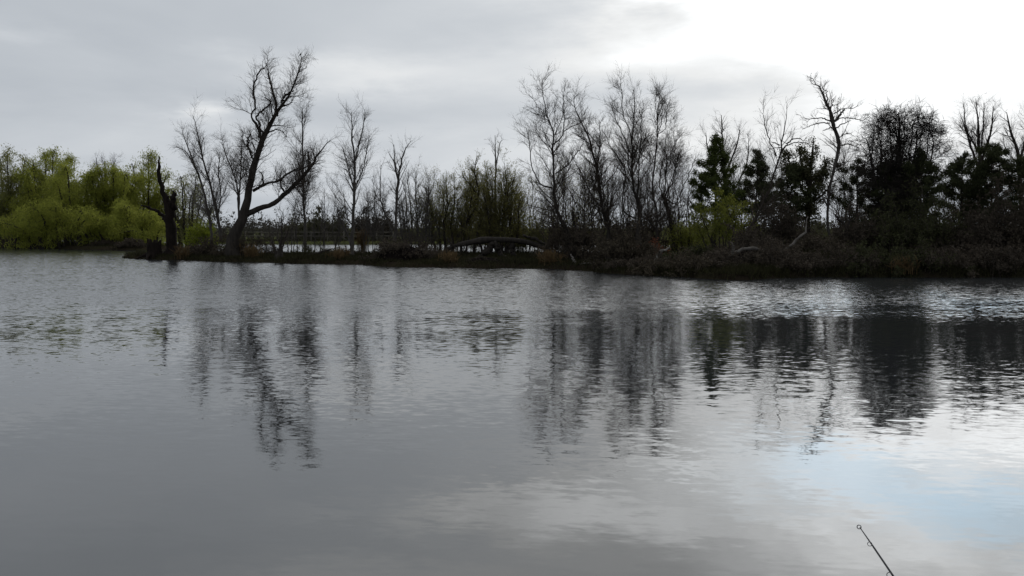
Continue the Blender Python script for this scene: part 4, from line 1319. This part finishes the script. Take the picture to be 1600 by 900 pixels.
for i, (lab, px, Y, w, h) in enumerate((
        ('dark scrub along the waterline under the leftmost willow', 20, 86.0, 6.0, 1.0),
        ('dark scrub along the waterline under the feathery willow', 70, 85.5, 4.0, 0.7),
        ('black scrub heap at the waterline just left of the island tip', 203, 76.5, 2.4, 0.75),
        ('dark scrub along the left bank beneath the bright green willow', 165, 80.0, 3.0, 0.5))):
    bramble('bramble_bush', lab, px, Y, w, h, 520 + i, 'bramble', 60, 12, 'twig', lsize=0.12)

# ================================================================== FAR BANK: fence, hedges, distant wood
def box(name, size, loc, mat, parent, rot=(0, 0, 0)):
    sx, sy, sz = [s / 2 for s in size]
    b = min(sx, sy, sz) * 0.25
    v = [(x, y, z) for x in (-sx, sx) for y in (-sy, sy) for z in (-sz, sz)]
    f = np.array([[0, 1, 3, 2], [4, 6, 7, 5], [0, 4, 5, 1], [2, 3, 7, 6], [0, 2, 6, 4], [1, 5, 7, 3]])
    o = link_mesh(name, mesh_np(name, v, f), mat, parent)
    o.location = loc
    o.rotation_euler = rot
    return o


fx0, fx1, fy = at(384, 400, 108.0)[0], at(640, 400, 108.0)[0], 108.0
fence = empty('rail_fence', (fx0, fy, gz(fx0, fy)), 'pale post-and-rail fence along the far bank behind the second water', 'fence')
npost = 11
post_me = rail_me = None
for i in range(npost):
    x = fx0 + (fx1 - fx0) * i / (npost - 1)
    z = gz(x, fy) - gz(fx0, fy)
    if post_me is None:
        o = box('post', (0.12, 0.12, 1.35), (x - fx0, 0, z + 0.55), M['railwood'], fence)
        post_me = o.data
    else:
        o = link_mesh('post', post_me, None, fence)
        o.location = (x - fx0, 0, z + 0.55)
    o.rotation_euler = (RNG.normal() * 0.02, RNG.normal() * 0.02, 0)
    if i < npost - 1:
        L = (fx1 - fx0) / (npost - 1)
        for hz in (0.62, 1.10):
            if rail_me is None:
                o = box('rail', (L * 0.998, 0.05, 0.11), (x - fx0 + L / 2, -0.086, z + hz), M['railwood'], fence)
                rail_me = o.data
            else:
                o = link_mesh('rail', rail_me, None, fence)
                o.location = (x - fx0 + L / 2, -0.086, z + hz)
            o.rotation_euler = (0, RNG.normal() * 0.004, 0)


def wood_mass(name, label, x0, x1, Y0, Y1, h, n, seed, lsize=0.5, mat='farwood'):
    """a far hedge or wood that reads as one mass: many twig sprays"""
    rng = np.random.default_rng(seed)
    x = rng.uniform(x0, x1, n)
    y = rng.uniform(Y0, Y1, n)
    top = h * (0.62 + 0.38 * np.sin(x * 0.11 + seed) * np.sin(x * 0.043 + 1.7) + 0.16 * np.sin(x * 0.6))
    top *= rng.uniform(0.6, 1.1, n)
    C = np.empty((n, 5, 3))
    lx, ly = rng.normal(size=n) * 0.25, rng.normal(size=n) * 0.25
    for k in range(5):
        u = k / 4
        C[:, k] = np.stack([x + lx * top * u, y + ly * top * u, 0.2 + top * u], 1) + rng.normal(size=(n, 3)) * 0.05 * h / 4
    C[:, 0, 2] = 0.1
    CR = np.full((n, 5), 0.05) * np.linspace(1, 0.3, 5)
    side, sr = spawn(C, CR, 1.6, (0.2, 1.0), (20, 60), 0.35, (0.4, 2.0), 0.2, 0.05, 0.15, 3, 0.5, (0.015, 0.03), rng, maxn=n * 3)
    v1, f1 = join([tubes(C, CR, 3), tubes(side, sr, 3)])
    v2, f2 = leaves(side, 1.0, lsize, lsize * 0.35, rng, -0.4, 0.2, 0.2, 30000)
    v3, f3 = leaves(C, 5.0, lsize, lsize * 0.5, rng, -0.4, 0.3, 0.0, 30000)
    vl, fl = join([(v2, f2), (v3, f3)])
    o = link_mesh(name, mesh_np(name, np.concatenate([v1, vl]), [f1, fl + len(v1)]), M[mat])
    put_label(o, label, 'wood', kind='stuff')


wood_mass('distant_wood', 'distant grey-brown wood along the horizon behind the lake', -330, 360, 290, 340, 10.5, 1500, 601, 1.3)
wood_mass('far_hedge', 'brown bare hedge beyond the far bank fence', -75, 75, 125, 133, 3.6, 1500, 602, 0.45)
wood_mass('far_hedge_right', 'dark hedge behind the pines on the right', 14, 60, 62, 68, 2.6, 900, 603, 0.3, 'ivy')
wood_mass('far_hedge_left', 'scrub behind the willows on the left bank', -150, -36, 150, 160, 7.0, 1000, 604, 0.5)
for i, (lab, px, Y, w, h, mt) in enumerate((
        ('rounded dark bush just behind the fence near the straight pole tree', 512, 112.0, 7.0, 3.0, 'ivy'),
        ('rounded olive bush behind the fence left of the slim straight tree', 470, 118.0, 5.0, 2.2, 'ivy'),
        ('rounded brown bush behind the fence right of the slim straight tree', 590, 114.0, 6.0, 3.2, 'bramble'))):
    bramble('hedge_bush', lab, px, Y, w, h, 620 + i, mt, 110, 12, 'greytwig', lsize=0.25)

# ================================================================== BANK GRASS
def grass(name, label, x0, x1, y0, y1, n, h, seed, edge=None, mat='grass'):
    rng = np.random.default_rng(seed)
    p = np.stack([rng.uniform(x0, x1, n), rng.uniform(y0, y1, n)], 1)
    z = height(p)
    clump = wob(p[:, 0] * 1.7 + 3, p[:, 1] * 1.7)
    keep = (z > -0.02) & (clump > rng.uniform(-1.1, 0.3, n))
    p, z, clump = p[keep], z[keep], clump[keep]
    n = len(p)
    hh = h * rng.uniform(0.4, 1.2, n) * (0.8 + 0.4 * clump)
    a = rng.uniform(0, 2 * math.pi, n)
    w = 0.018
    b0 = np.stack([p[:, 0] - np.cos(a) * w, p[:, 1] - np.sin(a) * w, z - 0.02], 1)
    b1 = np.stack([p[:, 0] + np.cos(a) * w, p[:, 1] + np.sin(a) * w, z - 0.02], 1)
    tp = np.stack([p[:, 0] + rng.normal(size=n) * 0.10, p[:, 1] + rng.normal(size=n) * 0.10, z + hh], 1)
    V = np.stack([b0, b1, tp], 1).reshape(-1, 3)
    o = link_mesh(name, mesh_np(name, V, np.arange(n * 3).reshape(-1, 3)), M[mat])
    put_label(o, label, 'grass', kind='stuff')


grass('bank_grass', 'rough brown and green grass along the island shore', -27, 8.5, 36, 60, 150000, 0.26, 701)
grass('right_bank_grass', 'rough dark grass along the shore below the pines', 5.5, 30, 32.5, 40, 110000, 0.34, 704)
grass('left_bank_grass', 'rough grass along the left bank under the willows', -75, -30, 72, 96, 40000, 0.3, 702)
grass('far_bank_grass', 'rough grass on the far bank before the fence', -38, 20, 100, 118, 50000, 0.3, 703)

# ================================================================== BIRD on the topmost twig
def bird(label, pos):
    root = empty('bird', pos, label, 'bird')
    prof = [(-0.13, 0.006, -0.05), (-0.09, 0.014, -0.03), (-0.05, 0.030, -0.01), (0.0, 0.040, 0.02), (0.035, 0.036, 0.05), (0.055, 0.026, 0.08), (0.065, 0.027, 0.105), (0.072, 0.020, 0.125), (0.076, 0.004, 0.138)]
    pts = np.array([(p[0] * 0.6, 0, p[2] + 0.045) for p in prof])
    v, f = tubes(pts[None], np.array([p[1] for p in prof])[None], 10)
    link_mesh('body', mesh_np('body', v, f, True), M['rotten'], root)
    beak, br = resample([(0.055, 0, 0.153), (0.075, 0, 0.152), (0.092, 0, 0.148)], [0.010, 0.006, 0.001], 4)
    v, f = tubes(beak[None], br[None], 6)
    link_mesh('beak', mesh_np('beak', v, f, True), M['bark'], root)
    tail, tr = resample([(-0.06, 0, 0.0), (-0.10, 0, -0.045), (-0.13, 0, -0.09)], [0.014, 0.016, 0.012], 4)
    v, f = tubes(tail[None], tr[None], 5)
    link_mesh('tail', mesh_np('tail', v, f, True), M['rotten'], root)
    for s in (-1, 1):
        leg, lr = resample([(0.0, 0.014 * s, 0.04), (0.004, 0.014 * s, 0.018), (0.0, 0.012 * s, -0.005)], [0.004, 0.003, 0.003], 3)
        v, f = tubes(leg[None], lr[None], 4)
        link_mesh('leg', mesh_np('leg', v, f), M['bark'], root)


tip = at(469.3, 87.0, 53.0)
bird('small dark bird perched on the topmost twig of the tallest tree', tip)

# ================================================================== FISHING ROD in the foreground
rod_black = simple_mat("rod_carbon", (0.03, 0.03, 0.032), 0.35)
ring_metal = simple_mat("ring_metal", (0.10, 0.10, 0.105), 0.3, 0.6)
cork = simple_mat("rod_cork", (0.35, 0.22, 0.12), 0.8)
cR, cU, cF = np.array([1.0, 0, 0]), np.array([0, ST, CT]), np.array([0, CT, -ST])


def camp(px, py, depth):
    return np.array([0, 0, CAM_H]) + ((px - 800) / F * cR - (py - 450) / F * cU + cF) * depth


tip = camp(1343.5, 824, 1.90)
mid = camp(1361, 849, 1.868)
low = camp(1395, 899, 1.806)
dirv = unit(low - mid)
butt = low + dirv * ((low[2] - 0.36) / -dirv[2])
line = np.array([tip, camp(1352, 836.3, 1.884), mid, low, low + (butt - low) * 0.35, low + (butt - low) * 0.7, butt])
rod = empty('fishing_rod', butt, 'slim black fishing rod with wire line rings poking into the lower right', 'fishing rod')
q, r = resample(line[::-1], [0.006, 0.0055, 0.0045, 0.0022, 0.0016, 0.0012, 0.0010], 40)
v, f = tubes((q - butt)[None], r[None], 8)
link_mesh('blank', mesh_np('blank', v, f, True), rod_black, rod)


def ring(center, axis, R, rr, n=20, m=8):
    axis = unit(axis)
    a = unit(np.cross(axis, np.array([0.2, 0.1, 1.0])))
    b = np.cross(axis, a)
    V = []
    for i in range(n):
        th = i / n * 2 * math.pi
        o = math.cos(th) * a + math.sin(th) * b
        for j in range(m):
            ph = j / m * 2 * math.pi
            V.append(center + o * (R + rr * math.cos(ph)) + axis * rr * math.sin(ph))
    F_ = [[i * m + j, ((i + 1) % n) * m + j, ((i + 1) % n) * m + (j + 1) % m, i * m + (j + 1) % m] for i in range(n) for j in range(m)]
    return np.array(V), np.array(F_)


def guide(c_px, depth, on_px, R, rr, name, foot_dep):
    c = camp(c_px[0], c_px[1], depth)
    v, f = ring(c - butt, unit(c - np.array([0, 0, CAM_H])) + cU * 0.25, R, rr)
    g = link_mesh(name, mesh_np(name, v, f, True), ring_metal, rod)
    for k, p in enumerate(on_px):
        e = camp(p[0], p[1], foot_dep)
        d = unit(e - c) * R
        pts, rad = resample([c + d, (c + d + e) / 2, e], [rr, rr, rr * 1.2], 5)
        vv, ff = tubes((pts - butt)[None], rad[None], 6)
        link_mesh('ring_foot', mesh_np('ring_foot', vv, ff, True), ring_metal, g)


guide((1342.3, 823.4), 1.90, [(1346, 827)], 0.0042, 0.0010, 'tip_ring', 1.895)
guide((1359.0, 850.0), 1.868, [(1357.5, 844), (1362, 850.5)], 0.0045, 0.0007, 'line_ring', 1.868)
guide((1390.0, 898.5), 1.806, [(1390, 891.5), (1396, 900)], 0.0055, 0.0008, 'line_ring', 1.806)
hq, hr = resample([butt + (butt - low) / np.linalg.norm(butt - low) * -0.42, butt + (butt - low) / np.linalg.norm(butt - low) * -0.2, butt], [0.011, 0.013, 0.014], 8)
v, f = tubes((hq - butt)[None], hr[None], 12)
link_mesh('handle', mesh_np('handle', v, f, True), cork, rod)
